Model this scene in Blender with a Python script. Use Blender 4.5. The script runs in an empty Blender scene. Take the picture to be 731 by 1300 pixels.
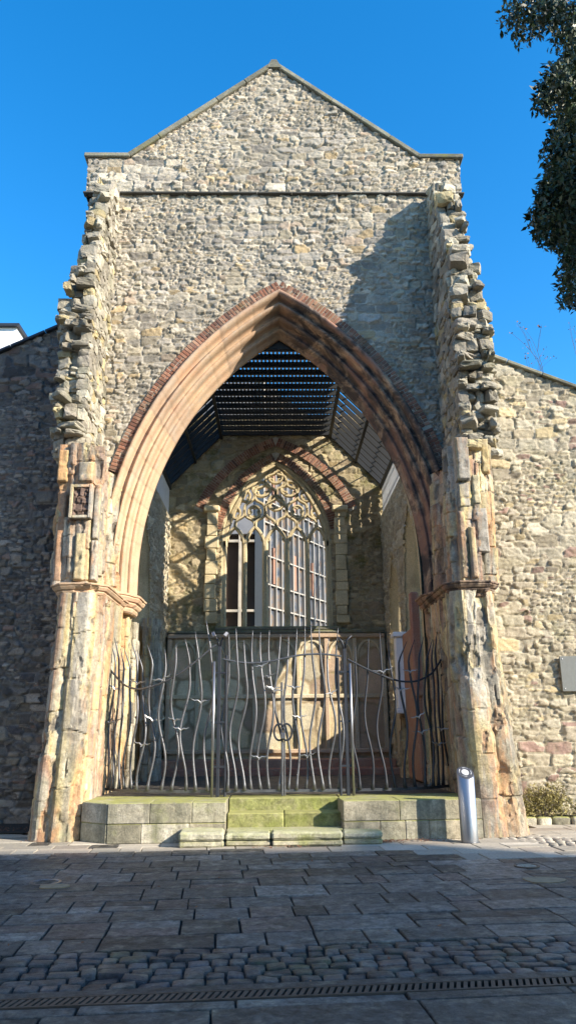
import bpy, math, random
import numpy as np
from mathutils import Vector, Matrix
random.seed(7); rng=np.random.default_rng(7)
S=bpy.context.scene; COL=S.collection
RAD=math.radians
# ------------------------------------------------------------------ camera
EYE=Vector((0,0,1.6))
def cam_axes(pitch=16.,yaw=.95,roll=.5):
    p,y,r=map(RAD,(pitch,yaw,roll))
    f=Vector((math.sin(y)*math.cos(p),math.cos(y)*math.cos(p),math.sin(p)))
    rt=Vector((math.cos(y),-math.sin(y),0)); up=rt.cross(f)
    return rt*math.cos(r)-up*math.sin(r), rt*math.sin(r)+up*math.cos(r), f
cR,cU,cF=cam_axes()
cd=bpy.data.cameras.new('camera'); cam=bpy.data.objects.new('camera',cd); COL.objects.link(cam)
cam.matrix_world=Matrix(((cR.x,cU.x,-cF.x,EYE.x),(cR.y,cU.y,-cF.y,EYE.y),(cR.z,cU.z,-cF.z,EYE.z),(0,0,0,1)))
cd.sensor_fit='VERTICAL'; cd.sensor_height=24; cd.lens=24*960/1300; cd.clip_start=.1; cd.clip_end=2000
S.camera=cam
def ray(px,py): return cF+cR*((px-365.5)/960)-cU*((py-650)/960)
def P(px,py,D):
    d=ray(px,py); return EYE+d*(D/d.y)
def G(px,py,z=0):
    d=ray(px,py); return EYE+d*((z-EYE.z)/d.z)
# ------------------------------------------------------------------ light
AZ,EL=59.,26.5
TO_SUN=Vector((math.sin(RAD(AZ))*math.cos(RAD(EL)),-math.cos(RAD(AZ))*math.cos(RAD(EL)),math.sin(RAD(EL))))
w=bpy.data.worlds.new('World'); S.world=w; w.use_nodes=True
nt=w.node_tree; bg=nt.nodes['Background']
sky=nt.nodes.new('ShaderNodeTexSky'); sky.sky_type='NISHITA'; sky.sun_disc=False
sky.sun_elevation=RAD(EL); sky.sun_rotation=RAD(180-AZ); sky.air_density=1.0; sky.dust_density=.3; sky.ozone_density=3.0
hs=nt.nodes.new('ShaderNodeHueSaturation'); hs.inputs['Saturation'].default_value=1.36; hs.inputs['Hue'].default_value=.498; hs.inputs['Value'].default_value=1.12
nt.links.new(sky.outputs[0],hs.inputs['Color']); nt.links.new(hs.outputs[0],bg.inputs['Color'])
bg.inputs['Strength'].default_value=.15
sd=bpy.data.lights.new('sun','SUN'); sd.energy=5.0; sd.angle=RAD(.5); sd.color=(1,.89,.74)
so=bpy.data.objects.new('sun',sd); COL.objects.link(so); so.rotation_euler=(-TO_SUN).to_track_quat('-Z','Y').to_euler()
so.location=(20,-20,20)
S.view_settings.view_transform='Standard'; S.view_settings.look='None'; S.view_settings.gamma=1; S.view_settings.exposure=1.12
S.view_settings.use_curve_mapping=False
S.render.engine='CYCLES'; S.cycles.max_bounces=8; S.cycles.diffuse_bounces=5

# ------------------------------------------------------------------ helpers
def prop(o,label=None,cat=None,group=None,kind=None):
    if label: o['label']=label
    if cat: o['category']=cat
    if group: o['group']=group
    if kind: o['kind']=kind
    return o
def empty(name,loc,label,cat,group=None,rz=0):
    o=bpy.data.objects.new(name,None); COL.objects.link(o); o.location=loc; o.rotation_euler=(0,0,rz)
    o.empty_display_size=.2
    return prop(o,label,cat,group or {'stone_plinth':'stone plinths beside the steps','gate_post':'posts of the iron gate','unseen_town_house':'unseen town houses round the yard','bare_tree':'bare trees beyond the church','manhole_cover':'covers set in the paving','iron_railing':'iron railings either side of the gate','stone_wall':'aisle walls of the church'}.get(name))
def adopt(o,parent):
    o.parent=parent
    m=Matrix.Translation(parent.location) @ parent.rotation_euler.to_matrix().to_4x4()
    if parent.parent is not None: m=Matrix.Identity(4)
    o.matrix_parent_inverse=m.inverted() if parent.parent is None else Matrix.Identity(4)
    return o
def mk(name,V,Fc,mat,parent=None,smooth=False,col=None):
    me=bpy.data.meshes.new(name)
    V=np.asarray(V,dtype=np.float32).reshape(-1,3)
    if isinstance(Fc,np.ndarray):
        n,k=Fc.shape
        me.vertices.add(len(V)); me.vertices.foreach_set('co',V.ravel())
        me.loops.add(n*k); me.loops.foreach_set('vertex_index',Fc.astype(np.int32).ravel())
        me.polygons.add(n); me.polygons.foreach_set('loop_start',np.arange(0,n*k,k,dtype=np.int32))
        me.update(calc_edges=True); me.validate()
    else:
        me.from_pydata([tuple(map(float,v)) for v in V],[],Fc); me.update()
    if smooth: me.polygons.foreach_set('use_smooth',np.ones(len(me.polygons),dtype=bool))
    if col is not None:
        a=me.color_attributes.new('cell','FLOAT_COLOR','POINT')
        c=np.ones((len(me.vertices),4),dtype=np.float32); col=np.asarray(col,dtype=np.float32); c[:,:col.shape[1]]=col
        a.data.foreach_set('color',c.ravel())
    if mat: me.materials.append(mat)
    o=bpy.data.objects.new(name,me); COL.objects.link(o)
    if parent is not None: adopt(o,parent)
    return o
class MB:
    def __init__(s): s.v=[]; s.f=[]; s.c=[]
    def add(s,vs,fs,c=(.5,1,.5)):
        n=len(s.v); s.v+= [tuple(v) for v in vs]; s.f+=[tuple(n+i for i in f) for f in fs]; s.c+=[c]*len(vs)
    def box(s,x0,x1,y0,y1,z0,z1,c=(.5,1,.5),M=None,bev=0):
        if bev:
            b=bev; vs=[];
            # bevelled box: 24 verts
            X=(x0,x1);Y=(y0,y1);Z=(z0,z1);idx={}
            for i in (0,1):
                for j in (0,1):
                    for k in (0,1):
                        sx=1 if i==0 else -1; sy=1 if j==0 else -1; sz=1 if k==0 else -1
                        idx[i,j,k,0]=len(vs); vs.append((X[i],Y[j]+sy*b,Z[k]+sz*b))
                        idx[i,j,k,1]=len(vs); vs.append((X[i]+sx*b,Y[j],Z[k]+sz*b))
                        idx[i,j,k,2]=len(vs); vs.append((X[i]+sx*b,Y[j]+sy*b,Z[k]))
            fs=[]
            for i in (0,1):
                fs.append([idx[i,0,0,0],idx[i,0,1,0],idx[i,1,1,0],idx[i,1,0,0]][::(1 if i==0 else -1)])
            for j in (0,1):
                fs.append([idx[0,j,0,1],idx[1,j,0,1],idx[1,j,1,1],idx[0,j,1,1]][::(1 if j==0 else -1)])
            for k in (0,1):
                fs.append([idx[0,0,k,2],idx[0,1,k,2],idx[1,1,k,2],idx[1,0,k,2]][::(1 if k==0 else -1)])
            for a in (0,1):
                for c2 in (0,1):
                    fs.append([idx[a,c2,0,0],idx[a,c2,1,0],idx[a,c2,1,1],idx[a,c2,0,1]])
                    fs.append([idx[a,0,c2,0],idx[a,1,c2,0],idx[a,1,c2,2],idx[a,0,c2,2]])
                    fs.append([idx[0,a,c2,1],idx[1,a,c2,1],idx[1,a,c2,2],idx[0,a,c2,2]])
            for i in (0,1):
                for j in (0,1):
                    for k in (0,1): fs.append([idx[i,j,k,0],idx[i,j,k,1],idx[i,j,k,2]])
        else:
            vs=[(x,y,z) for x in (x0,x1) for y in (y0,y1) for z in (z0,z1)]
            fs=[(0,1,3,2),(4,6,7,5),(0,4,5,1),(2,3,7,6),(0,2,6,4),(1,5,7,3)]
        if M is not None: vs=[M@Vector(v) for v in vs]
        s.add(vs,fs,c)
    def tube(s,pts,r,n=6,c=(.5,1,.5),cap=True,flat=None):
        pts=[Vector(p) for p in pts]; N=len(pts); vs=[]
        ref=None
        for i,p in enumerate(pts):
            t=(pts[min(i+1,N-1)]-pts[max(i-1,0)]).normalized()
            if ref is None:
                ref=Vector((0,1,0)) if abs(t.y)<.8 else Vector((1,0,0))
            a=(ref-t*ref.dot(t)).normalized(); b=t.cross(a); ref=a
            ri=r[i] if hasattr(r,'__len__') else r
            for k in range(n):
                th=2*math.pi*(k+.5)/n; ca,sa=math.cos(th),math.sin(th)
                if flat: vs.append(p+a*(ca*flat[0])+b*(sa*flat[1]))
                else: vs.append(p+a*(ca*ri)+b*(sa*ri))
        fs=[(i*n+k,i*n+(k+1)%n,(i+1)*n+(k+1)%n,(i+1)*n+k) for i in range(N-1) for k in range(n)]
        if cap: fs+= [tuple(range(n))[::-1],tuple((N-1)*n+k for k in range(n))]
        s.add(vs,fs,c)
    def lathe(s,prof,n=32,loc=(0,0,0),c=(.5,1,.5)):
        vs=[];L=len(prof)
        for r,z in prof:
            for k in range(n):
                t=2*math.pi*k/n; vs.append((loc[0]+r*math.cos(t),loc[1]+r*math.sin(t),loc[2]+z))
        fs=[(i*n+k,i*n+(k+1)%n,(i+1)*n+(k+1)%n,(i+1)*n+k) for i in range(L-1) for k in range(n)]
        fs+=[tuple(range(n))[::-1],tuple((L-1)*n+k for k in range(n))]
        s.add(vs,fs,c)
    def prism(s,poly,y0,y1,c=(.5,1,.5)):      # poly in (x,z)
        n=len(poly); vs=[(x,y0,z) for x,z in poly]+[(x,y1,z) for x,z in poly]
        s.add(vs,[tuple(range(n)),tuple(range(2*n-1,n-1,-1))]+[(i,i+n,(i+1)%n+n,(i+1)%n) for i in range(n)],c)
    def prismz(s,poly,z0,z1,c=(.5,1,.5)):
        n=len(poly); vs=[(x,y,z0) for x,y in poly]+[(x,y,z1) for x,y in poly]
        s.add(vs,[tuple(range(n))[::-1],tuple(range(n,2*n))]+[(i,(i+1)%n,(i+1)%n+n,i+n) for i in range(n)],c)
    def build(s,name,mat,parent=None,smooth=False):
        return mk(name,s.v,s.f,mat,parent,smooth,s.c)
def _bs(s,name,mat,parent=None):
    par=list(range(len(s.v)))
    def find(a):
        while par[a]!=a: par[a]=par[par[a]]; a=par[a]
        return a
    for f in s.f:
        r=find(f[0])
        for i in f[1:]: par[find(i)]=r
    g={}
    for f in s.f: g.setdefault(find(f[0]),[]).append(f)
    out=[]
    for fs in g.values():
        ids=sorted({i for f in fs for i in f}); mp={i:k for k,i in enumerate(ids)}
        out.append(mk(name,[s.v[i] for i in ids],[tuple(mp[i] for i in f) for f in fs],mat,parent,False,[s.c[i] for i in ids]))
    return out
MB.build_split=_bs
def sm(a,b,x):
    t=np.clip((x-a)/(b-a),0,1); return t*t*(3-2*t)
def h1(i,j,k,s):
    n=(i.astype(np.int64)*374761393+j.astype(np.int64)*668265263+k*2147483647+s*974711)&0xffffffff
    n=((n^(n>>13))*1274126177)&0xffffffff; n=(n^(n>>16))
    n=(n*2654435761)&0xffffffff
    return ((n^(n>>15))&0xffffff)/float(0xffffff)
def vn2(x,y,s=0):
    i=np.floor(x);j=np.floor(y);fx=x-i;fy=y-j;fx=fx*fx*(3-2*fx);fy=fy*fy*(3-2*fy)
    a=h1(i,j,0,s);b=h1(i+1,j,0,s);c=h1(i,j+1,0,s);d=h1(i+1,j+1,0,s)
    return (a*(1-fx)+b*fx)*(1-fy)+(c*(1-fx)+d*fx)*fy-.5
def vn3(x,y,z,s=0):
    k=np.floor(z).astype(np.int64);fz=z-k;fz=fz*fz*(3-2*fz)
    def lay(kk):
        i=np.floor(x);j=np.floor(y);fx=x-i;fy=y-j;fx=fx*fx*(3-2*fx);fy=fy*fy*(3-2*fy)
        a=h1(i,j,kk,s);b=h1(i+1,j,kk,s);c=h1(i,j+1,kk,s);d=h1(i+1,j+1,kk,s)
        return (a*(1-fx)+b*fx)*(1-fy)+(c*(1-fx)+d*fx)*fy
    return lay(k)*(1-fz)+lay(k+1)*fz-.5
def fbm2(x,y,s=0,o=3): return sum(vn2(x*2**i,y*2**i,s+i)/2**i for i in range(o))
def fbm3(x,y,z,s=0,o=3): return sum(vn3(x*2**i,y*2**i,z*2**i,s+i)/2**i for i in range(o))
def rubble(u,v,cw,ch,seed=0,H=.05,jit=.75,warp=.24,p=6.,joint=.13,mixs=.5):
    """stone relief over a wall: returns height, cell colour (r: tone, g: stone mask, b: second tone)"""
    if mixs:
        a=rubble(u,v,cw,ch,seed,H,jit,warp,p,joint,0); b=rubble(u,v,cw*.55,ch*.5,seed+9,H*.75,jit,warp,p,joint*1.3,0)
        c=rubble(u,v,cw*1.7,ch*1.75,seed+5,H*.9,jit*.7,warp*.5,p,joint*.6,0)
        n=fbm2(u/.9,v/.6,seed+33,2)+.35*fbm2(u/.2,v/.12,seed+35,1)
        return tuple(np.where(n>.14,x,np.where(n<-.20,z,y)) for x,y,z in zip(b,a,c))
    uw=u+warp*cw*fbm2(u/cw*.8,v/ch*.6,seed+50,2); vw=v+warp*ch*fbm2(u/cw*.7+9,v/ch*.7,seed+60,2)
    su=uw/cw; sv=vw/ch+.6*vn2(u/1.7,v/2.5,seed+70); row=np.floor(sv)
    F1=np.full(u.shape,9.);F2=np.full(u.shape,9.);A=np.zeros(u.shape);B=np.zeros(u.shape);T=np.zeros(u.shape)
    for dj in (-1,0,1):
        r=row+dj; off=h1(r,r*0,1,seed)*5; wdt=.8+.5*h1(r,r*0,2,seed)
        x=su*wdt+off; i0=np.floor(x)
        for di in (-1,0,1):
            i=i0+di; cx=i+.5+jit*(h1(i,r,3,seed)-.5); cy=r+.5+jit*.75*(h1(i,r,4,seed)-.5); wt=.8+.45*h1(i,r,5,seed)
            dx=(x-cx)/wdt; dy=(sv-cy)
            d=(np.abs(dx)**p+np.abs(dy)**p)**(1/p)/wt
            m=d<F1; F2=np.where(m,F1,np.minimum(F2,d))
            a=h1(i,r,6,seed); b=h1(i,r,7,seed); t=dx*(h1(i,r,8,seed)-.5)+dy*(h1(i,r,9,seed)-.5)
            F1=np.where(m,d,F1); A=np.where(m,a,A); B=np.where(m,b,B); T=np.where(m,t,T)
    e=F2-F1
    mask=sm(joint*.25,joint,e+.05*vn2(u*30,v*30,seed+3))
    fl=sm(-.02,.22,fbm2(u/1.1,v/.8,seed+90,2)); h=H*(mask*(.42+.58*B)+1.5*T*mask+fl*.3*(1-mask))
    h+=H*.42*fbm2(u/.075,v/.045,seed+5,3)*(.4+.6*mask)+H*.35*fbm2(u/.35,v/.35,seed+8,2)
    return h,A,mask,B
def wallgrid(name,O,U,N,u0,u1,v0,v1,res,mat,parent,keep=None,cw=.24,ch=.13,H=.05,seed=0,top=None,mod=None,V=Vector((0,0,1)),**kw):
    nu=int((u1-u0)/res)+1; nv=int((v1-v0)/res)+1
    u,v=np.meshgrid(np.linspace(u0,u1,nu),np.linspace(v0,v1,nv)); 
    h,A,mask,B=rubble(u,v,cw,ch,seed,H,**kw)
    if mod: h,A,mask,B=mod(u,v,h,A,mask,B)
    vv=v.copy()
    if top is not None: vv=np.minimum(v,top(u))
    O=np.array(O);Un=np.array(U);Nn=np.array(N);Vn=np.array(V)
    X=O+u[...,None]*Un+vv[...,None]*Vn+h[...,None]*Nn
    idx=np.arange(nu*nv).reshape(nv,nu)
    q=np.stack([idx[:-1,:-1],idx[:-1,1:],idx[1:,1:],idx[1:,:-1]],-1).reshape(-1,4)
    uc=(u[:-1,:-1]+u[1:,1:]).ravel()/2; vc=(v[:-1,:-1]+v[1:,1:]).ravel()/2
    k=np.ones(len(q),bool)
    if keep is not None: k&=keep(uc,vc)
    if top is not None: k&=(vc<top(uc)+res*.5)
    q=q[k]
    used=np.unique(q); remap=np.full(nu*nv,-1); remap[used]=np.arange(len(used))
    col=np.stack([A,mask,B],-1).reshape(-1,3)[used]
    if np.cross(Un,Vn)@Nn<0: q=q[:,::-1]
    return mk(name,X.reshape(-1,3)[used],remap[q],mat,parent,True,col)
# rock template: rounded cube
def _rock():
    n=4; vs={}; fs=[]
    def key(p): return tuple(round(c,4) for c in p)
    L=[];
    def vid(p):
        k=key(p)
        if k not in vs: vs[k]=len(L); L.append(p)
        return vs[k]
    for ax in range(3):
        for sg in (-1,1):
            for i in range(n):
                for j in range(n):
                    q=[]
                    for a,b in ((0,0),(1,0),(1,1),(0,1)):
                        p=[0,0,0]; p[ax]=sg; p[(ax+1)%3]=-1+2*(i+a)/n; p[(ax+2)%3]=-1+2*(j+b)/n; q.append(vid(tuple(p)))
                    fs.append(q if sg>0 else q[::-1])
    P_=np.array(L,float)
    return P_,np.array(fs)
RV,RF=_rock()
def rocks(items,rough=.16,pw=5,seed=0):
    """items: (centre, halfsizes, rotation matrix or None, tone)"""
    Vs=[];Fs=[];Cs=[];n0=0
    nrm=(np.abs(RV)**pw).sum(1)**(1/pw)
    base=RV/nrm[:,None]
    for k,(c,hs_,R,t) in enumerate(items):
        o=rng.random(3)*50
        v=base.copy()
        nz=np.stack([vn3(v[:,0]*1.1+o[0],v[:,1]*1.1+o[1],v[:,2]*1.1+o[2],s) for s in (1,2,3)],1)
        nf=np.stack([vn3(v[:,0]*2.6+o[0],v[:,1]*2.6+o[1],v[:,2]*2.6+o[2],s) for s in (4,5,6)],1)
        v=v+nz*rough*4+nf*rough*1.2
        v=v*np.array(hs_)
        if R is not None: v=v@np.array(R).T
        Vs.append(v+np.array(c)); Fs.append(RF+n0); n0+=len(v)
        Cs.append(np.tile([t,1,rng.random()],(len(v),1)))
    return np.concatenate(Vs),np.concatenate(Fs),np.concatenate(Cs)
def rot(ax,ay,az):
    return (Matrix.Rotation(az,3,'Z')@Matrix.Rotation(ay,3,'Y')@Matrix.Rotation(ax,3,'X'))
def archpts(w,zs,R,t,zb,n=24,x0=0):
    cx=R-w; r=R-t; a0=math.pi; a1=math.acos(max(-1,min(1,-cx/r)))
    L=[(cx+r*math.cos(a0+(a1-a0)*i/n),zs+r*math.sin(a0+(a1-a0)*i/n)) for i in range(n+1)]
    pts=[(-(w-t),zb)]+L+[(-x,z) for x,z in L[-2::-1]]+[((w-t),zb)]
    return [(x+x0,z) for x,z in pts]
def archz(w,zs,R,t=0,x0=0):
    def f(x):
        x=np.abs(np.asarray(x,float)-x0); cx=R-w; r=R-t
        return np.where(x<w-t,zs+np.sqrt(np.clip(r*r-(x+cx)**2,0,None)),-99.)
    return f
def archsweep(mb,w,zs,R,prof,zb,n,place,x0=0,c=(.5,1,.5),closed=False):
    rows=[[place(x,z,d) for x,z in archpts(w,zs,R,t,zb,n,x0)] for t,d in prof]
    L=len(rows[0]); vs=[p for r_ in rows for p in r_]
    fs=[(i*L+j,i*L+j+1,(i+1)*L+j+1,(i+1)*L+j) for i in range(len(rows)-1) for j in range(L-1)]
    mb.add(vs,fs,c)

# ------------------------------------------------------------------ materials
def newmat(name):
    m=bpy.data.materials.new(name); m.use_nodes=True; return m,m.node_tree.nodes,m.node_tree.links,m.node_tree.nodes['Principled BSDF']
def ramp(n,stops,interp='LINEAR'):
    r=n.new('ShaderNodeValToRGB'); r.color_ramp.interpolation=interp
    el=r.color_ramp.elements
    while len(el)<len(stops): el.new(.5)
    for e,(p,c) in zip(el,stops): e.position=p; e.color=(*c,1) if len(c)==3 else c
    return r
def mix(n,l,f,a,b,mode='MIX'):
    m=n.new('ShaderNodeMix'); m.data_type='RGBA'; m.blend_type=mode
    for s,v in ((m.inputs[0],f),(m.inputs[6],a),(m.inputs[7],b)):
        if hasattr(v,'links') or hasattr(v,'is_linked'): l.new(v,s)
        elif isinstance(v,(tuple,list)): s.default_value=(*v,1)
        else: s.default_value=v
    return m.outputs[2]
def noise(n,l,co,scale,detail=4,rough=.6,dist=0,mapscale=None):
    t=n.new('ShaderNodeTexNoise'); t.inputs['Scale'].default_value=scale; t.inputs['Detail'].default_value=detail
    t.inputs['Roughness'].default_value=rough; t.inputs['Distortion'].default_value=dist
    if mapscale:
        mp=n.new('ShaderNodeMapping'); mp.inputs['Scale'].default_value=mapscale; l.new(co,mp.inputs[0]); co=mp.outputs[0]
    l.new(co,t.inputs['Vector']); return t.outputs['Fac']
def rmp(n,l,fac,stops,interp='LINEAR'):
    r=ramp(n,stops,interp); l.new(fac,r.inputs[0]); return r.outputs[0]
def math_(n,l,op,a,b=None):
    m=n.new('ShaderNodeMath'); m.operation=op
    for s,v in zip(m.inputs,(a,b)):
        if v is None: continue
        if hasattr(v,'is_linked'): l.new(v,s)
        else: s.default_value=v
    return m.outputs[0]
def stone(name,tones,mortar,stain=(.05,.05,.05),stain_amt=.5,moss=(.10,.12,.03),moss_amt=0.,bump=.4,fine=38,rough=.93,stain_scale=.45,stain_pos=.55,streak=None,mossz=None,up=0.,upcol=(.20,.22,.04),interp='CONSTANT',crev=.55,bd=.02,mott=0,streak2=None):
    m,n,l,b=newmat(name)
    at=n.new('ShaderNodeAttribute'); at.attribute_name='cell'
    sp=n.new('ShaderNodeSeparateColor'); l.new(at.outputs['Color'],sp.inputs[0])
    tc=n.new('ShaderNodeNewGeometry').outputs['Position']
    k=len(tones)
    c=rmp(n,l,sp.outputs[0],[(i/(k),t) for i,t in enumerate(tones)],interp)
    # second tone brightness
    v=rmp(n,l,sp.outputs[2],[(0,(.62,.62,.62)),(1,(1.15,1.15,1.15))])
    c=mix(n,l,1.,c,v,'MULTIPLY')
    nf=noise(n,l,tc,fine,5,.7)
    c=mix(n,l,1.,c,rmp(n,l,nf,[(.3,(.72,.72,.72)),(.7,(1.22,1.2,1.15))]),'MULTIPLY')
    nm=noise(n,l,tc,6,4,.6)
    c=mix(n,l,rmp(n,l,nm,[(.5,(0,0,0)),(.75,(.45,.45,.45))]),c,(.46,.40,.28))
    mo=mix(n,l,nf,tuple(x*.8 for x in mortar),tuple(min(1,x*1.25) for x in mortar))
    c=mix(n,l,sp.outputs[1],mo,c)
    ns=noise(n,l,tc,stain_scale,6,.65,.4)
    f=rmp(n,l,ns,[(stain_pos-.12,(0,0,0)),(stain_pos+.15,(stain_amt,)*3)])
    c=mix(n,l,f,c,stain,'MIX')
    if streak:
        ms=noise(n,l,tc,1.,5,.6,0,(3.,3.,.35))
        c=mix(n,l,rmp(n,l,ms,[(.5,(0,0,0)),(.68,(streak[1],)*3)]),c,streak[0])
    if moss_amt>0:
        ng=noise(n,l,tc,1.3,6,.75)
        f=rmp(n,l,ng,[(.52,(0,0,0)),(.68,(moss_amt,)*3)])
        if mossz:
            sx=n.new('ShaderNodeSeparateXYZ'); l.new(tc,sx.inputs[0])
            mr=n.new('ShaderNodeMapRange'); l.new(sx.outputs[2],mr.inputs[0]); mr.inputs[1].default_value=mossz[0]; mr.inputs[2].default_value=mossz[1]; mr.inputs[3].default_value=1; mr.inputs[4].default_value=0
            f=math_(n,l,'MULTIPLY',f,mr.outputs[0])
        c=mix(n,l,f,c,moss)
    if streak2:
        ms=noise(n,l,tc,1.,6,.65,.8,(2.6,2.6,.5))
        c=mix(n,l,rmp(n,l,ms,[(.50,(0,0,0)),(.62,(streak2[1],)*3)]),c,streak2[0])
        ms=noise(n,l,tc,1.,6,.65,.5,(3.7,3.1,.45))
        c=mix(n,l,rmp(n,l,ms,[(.54,(0,0,0)),(.66,(streak2[3],)*3)]),c,streak2[2])
    if mott:
        c=mix(n,l,1.,c,rmp(n,l,noise(n,l,tc,7.,9,.8,.4),[(.32,(1-mott,)*3),(.5,(1,1,1)),(.68,(1+mott*1.1,)*3)]),'MULTIPLY')
    if up:
        gn=n.new('ShaderNodeNewGeometry'); sz=n.new('ShaderNodeSeparateXYZ'); l.new(gn.outputs['Normal'],sz.inputs[0])
        f=rmp(n,l,sz.outputs[2],[(.45,(0,0,0)),(.8,(up,)*3)])
        f=math_(n,l,'MULTIPLY',f,rmp(n,l,noise(n,l,tc,5,5,.7),[(.36,(.25,)*3),(.55,(1,1,1))]))
        c=mix(n,l,f,c,upcol)
    # pits and hairline cracks of the stone itself
    vo=noise(n,l,tc,fine*.45,7,.8,.6)
    c=mix(n,l,rmp(n,l,vo,[(.34,(crev,)*3),(.44,(0,0,0))]),c,tuple(x*.35 for x in tones[0]))
    l.new(c,b.inputs['Base Color']); b.inputs['Roughness'].default_value=rough; b.inputs['Specular IOR Level'].default_value=.25
    if bump:
        bp=n.new('ShaderNodeBump'); bp.inputs['Strength'].default_value=bump; bp.inputs['Distance'].default_value=bd*1.5
        n2=noise(n,l,tc,fine*.45,8,.8,.6); l.new(n2,bp.inputs['Height']); l.new(bp.outputs[0],b.inputs['Normal'])
    return m
def plain(name,col,rough=.6,metal=0,var=.15,scale=8,bump=0,spec=.4,mapscale=None,bscale=60):
    m,n,l,b=newmat(name); tc=n.new('ShaderNodeNewGeometry').outputs['Position']
    nf=noise(n,l,tc,scale,5,.65,0,mapscale)
    c=mix(n,l,nf,tuple(x*(1-var*2) for x in col),tuple(min(1,x*(1+var*2)) for x in col))
    l.new(c,b.inputs['Base Color']); b.inputs['Roughness'].default_value=rough; b.inputs['Metallic'].default_value=metal; b.inputs['Specular IOR Level'].default_value=spec
    if bump:
        bp=n.new('ShaderNodeBump'); bp.inputs['Strength'].default_value=bump; bp.inputs['Distance'].default_value=.01
        l.new(noise(n,l,tc,bscale,5,.7,0,mapscale),bp.inputs['Height']); l.new(bp.outputs[0],b.inputs['Normal'])
    return m
GREY=[(.40,.38,.34),(.33,.32,.30),(.44,.41,.35),(.27,.26,.25),(.38,.35,.29),(.47,.44,.38),(.35,.34,.33),(.42,.34,.22),(.31,.30,.28),(.50,.48,.43),(.37,.36,.33),(.36,.30,.25),(.29,.28,.27),(.45,.43,.40),(.40,.37,.30),(.34,.33,.31)]
GREY=[tuple(min(.62,x*k) for x,k in zip(c,(1.24,1.18,1.07))) for c in GREY]
M_gable=stone('gable_stone',GREY,(.50,.465,.385),stain=(.17,.155,.125),stain_amt=.4,bump=.9,streak=((.10,.10,.095),.35))
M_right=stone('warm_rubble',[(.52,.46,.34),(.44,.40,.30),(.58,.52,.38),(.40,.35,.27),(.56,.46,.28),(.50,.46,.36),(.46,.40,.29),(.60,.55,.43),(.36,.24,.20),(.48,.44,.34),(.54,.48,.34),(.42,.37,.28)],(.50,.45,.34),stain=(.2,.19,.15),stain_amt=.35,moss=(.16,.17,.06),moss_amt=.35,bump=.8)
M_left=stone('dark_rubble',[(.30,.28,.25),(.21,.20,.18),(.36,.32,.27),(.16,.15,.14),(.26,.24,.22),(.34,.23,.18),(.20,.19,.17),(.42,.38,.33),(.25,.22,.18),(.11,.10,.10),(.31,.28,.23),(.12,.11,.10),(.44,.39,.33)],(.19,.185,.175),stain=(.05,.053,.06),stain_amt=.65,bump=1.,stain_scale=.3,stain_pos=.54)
M_inner=stone('chancel_rubble',[(.54,.45,.28),(.46,.38,.24),(.58,.49,.31),(.40,.33,.22),(.52,.40,.22),(.45,.38,.26),(.62,.53,.36),(.36,.28,.19)],(.48,.40,.26),stain=(.14,.12,.07),stain_amt=.5,moss=(.09,.10,.015),moss_amt=.75,bump=.9,stain_scale=.6,stain_pos=.52)
M_side=stone('side_rubble',[(.56,.51,.38),(.48,.44,.33),(.62,.57,.43),(.44,.39,.29),(.54,.46,.32)],(.55,.50,.38),stain=(.24,.20,.14),stain_amt=.5,bump=.9)
M_broken=stone('broken_core',[(.46,.43,.35),(.37,.34,.28),(.54,.50,.40),(.30,.28,.23),(.58,.48,.27),(.42,.39,.32),(.50,.47,.38),(.34,.31,.26),(.55,.51,.41)],(.4,.37,.30),stain=(.10,.09,.07),stain_amt=.5,moss=(.13,.14,.06),moss_amt=.4,bump=1.,stain_scale=1.2,up=.6,upcol=(.14,.14,.07))
M_plinth=stone('plinth_stone',[(.44,.40,.31),(.36,.34,.26),(.48,.45,.37)],(.2,.2,.15),stain=(.17,.17,.11),stain_amt=.55,moss=(.22,.25,.05),moss_amt=.4,bump=.9,stain_scale=1.2,streak=((.14,.14,.10),.8),mott=.45,up=.85,upcol=(.36,.37,.10))
M_moss=stone('mossy_step',[(.30,.30,.13),(.24,.25,.10),(.36,.34,.18)],(.15,.15,.05),stain=(.12,.14,.03),stain_amt=.5,moss=(.22,.25,.05),moss_amt=.6,bump=.6,stain_scale=2,mott=.5,up=.75,upcol=(.36,.35,.12))
M_stepbl=stone('worn_step',[(.48,.46,.36),(.44,.43,.32),(.50,.47,.36)],(.2,.2,.12),stain=(.22,.25,.05),stain_amt=.7,moss=(.20,.24,.03),moss_amt=.6,bump=.9,stain_scale=2.2,mott=.4,up=.5,upcol=(.46,.46,.22))
M_brick=stone('old_brick',[(.28,.125,.08),(.34,.17,.11),(.22,.10,.07),(.30,.14,.09),(.38,.21,.14),(.19,.10,.075)],(.42,.38,.30),stain=(.06,.05,.04),stain_amt=.5,bump=.3,stain_scale=1.1,moss=(.13,.14,.04),moss_amt=.3)
M_coping=stone('coping_stone',[(.24,.24,.19),(.20,.20,.16),(.27,.26,.2)],(.12,.12,.1),stain=(.10,.10,.08),stain_amt=.6,moss=(.2,.2,.06),moss_amt=.7,bump=.6,stain_scale=2,up=.8,upcol=(.22,.23,.08))
M_flag=stone('flagstone',[(.13,.125,.115),(.18,.165,.15),(.09,.085,.08),(.18,.14,.125),(.15,.15,.145),(.26,.245,.225),(.11,.105,.10),(.21,.20,.185)],(.05,.05,.045),stain=(.06,.062,.065),stain_amt=.55,moss=(.09,.11,.04),moss_amt=.12,bump=1.,fine=24,rough=.5,stain_scale=1.1,bd=.03,mott=.85)
M_paleflag=stone('pale_flag',[(.44,.40,.33),(.38,.35,.29),(.47,.43,.36),(.40,.35,.29)],(.1,.09,.08),stain=(.2,.18,.16),stain_amt=.3,bump=.2,fine=30,rough=.8,stain_scale=2)
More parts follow.
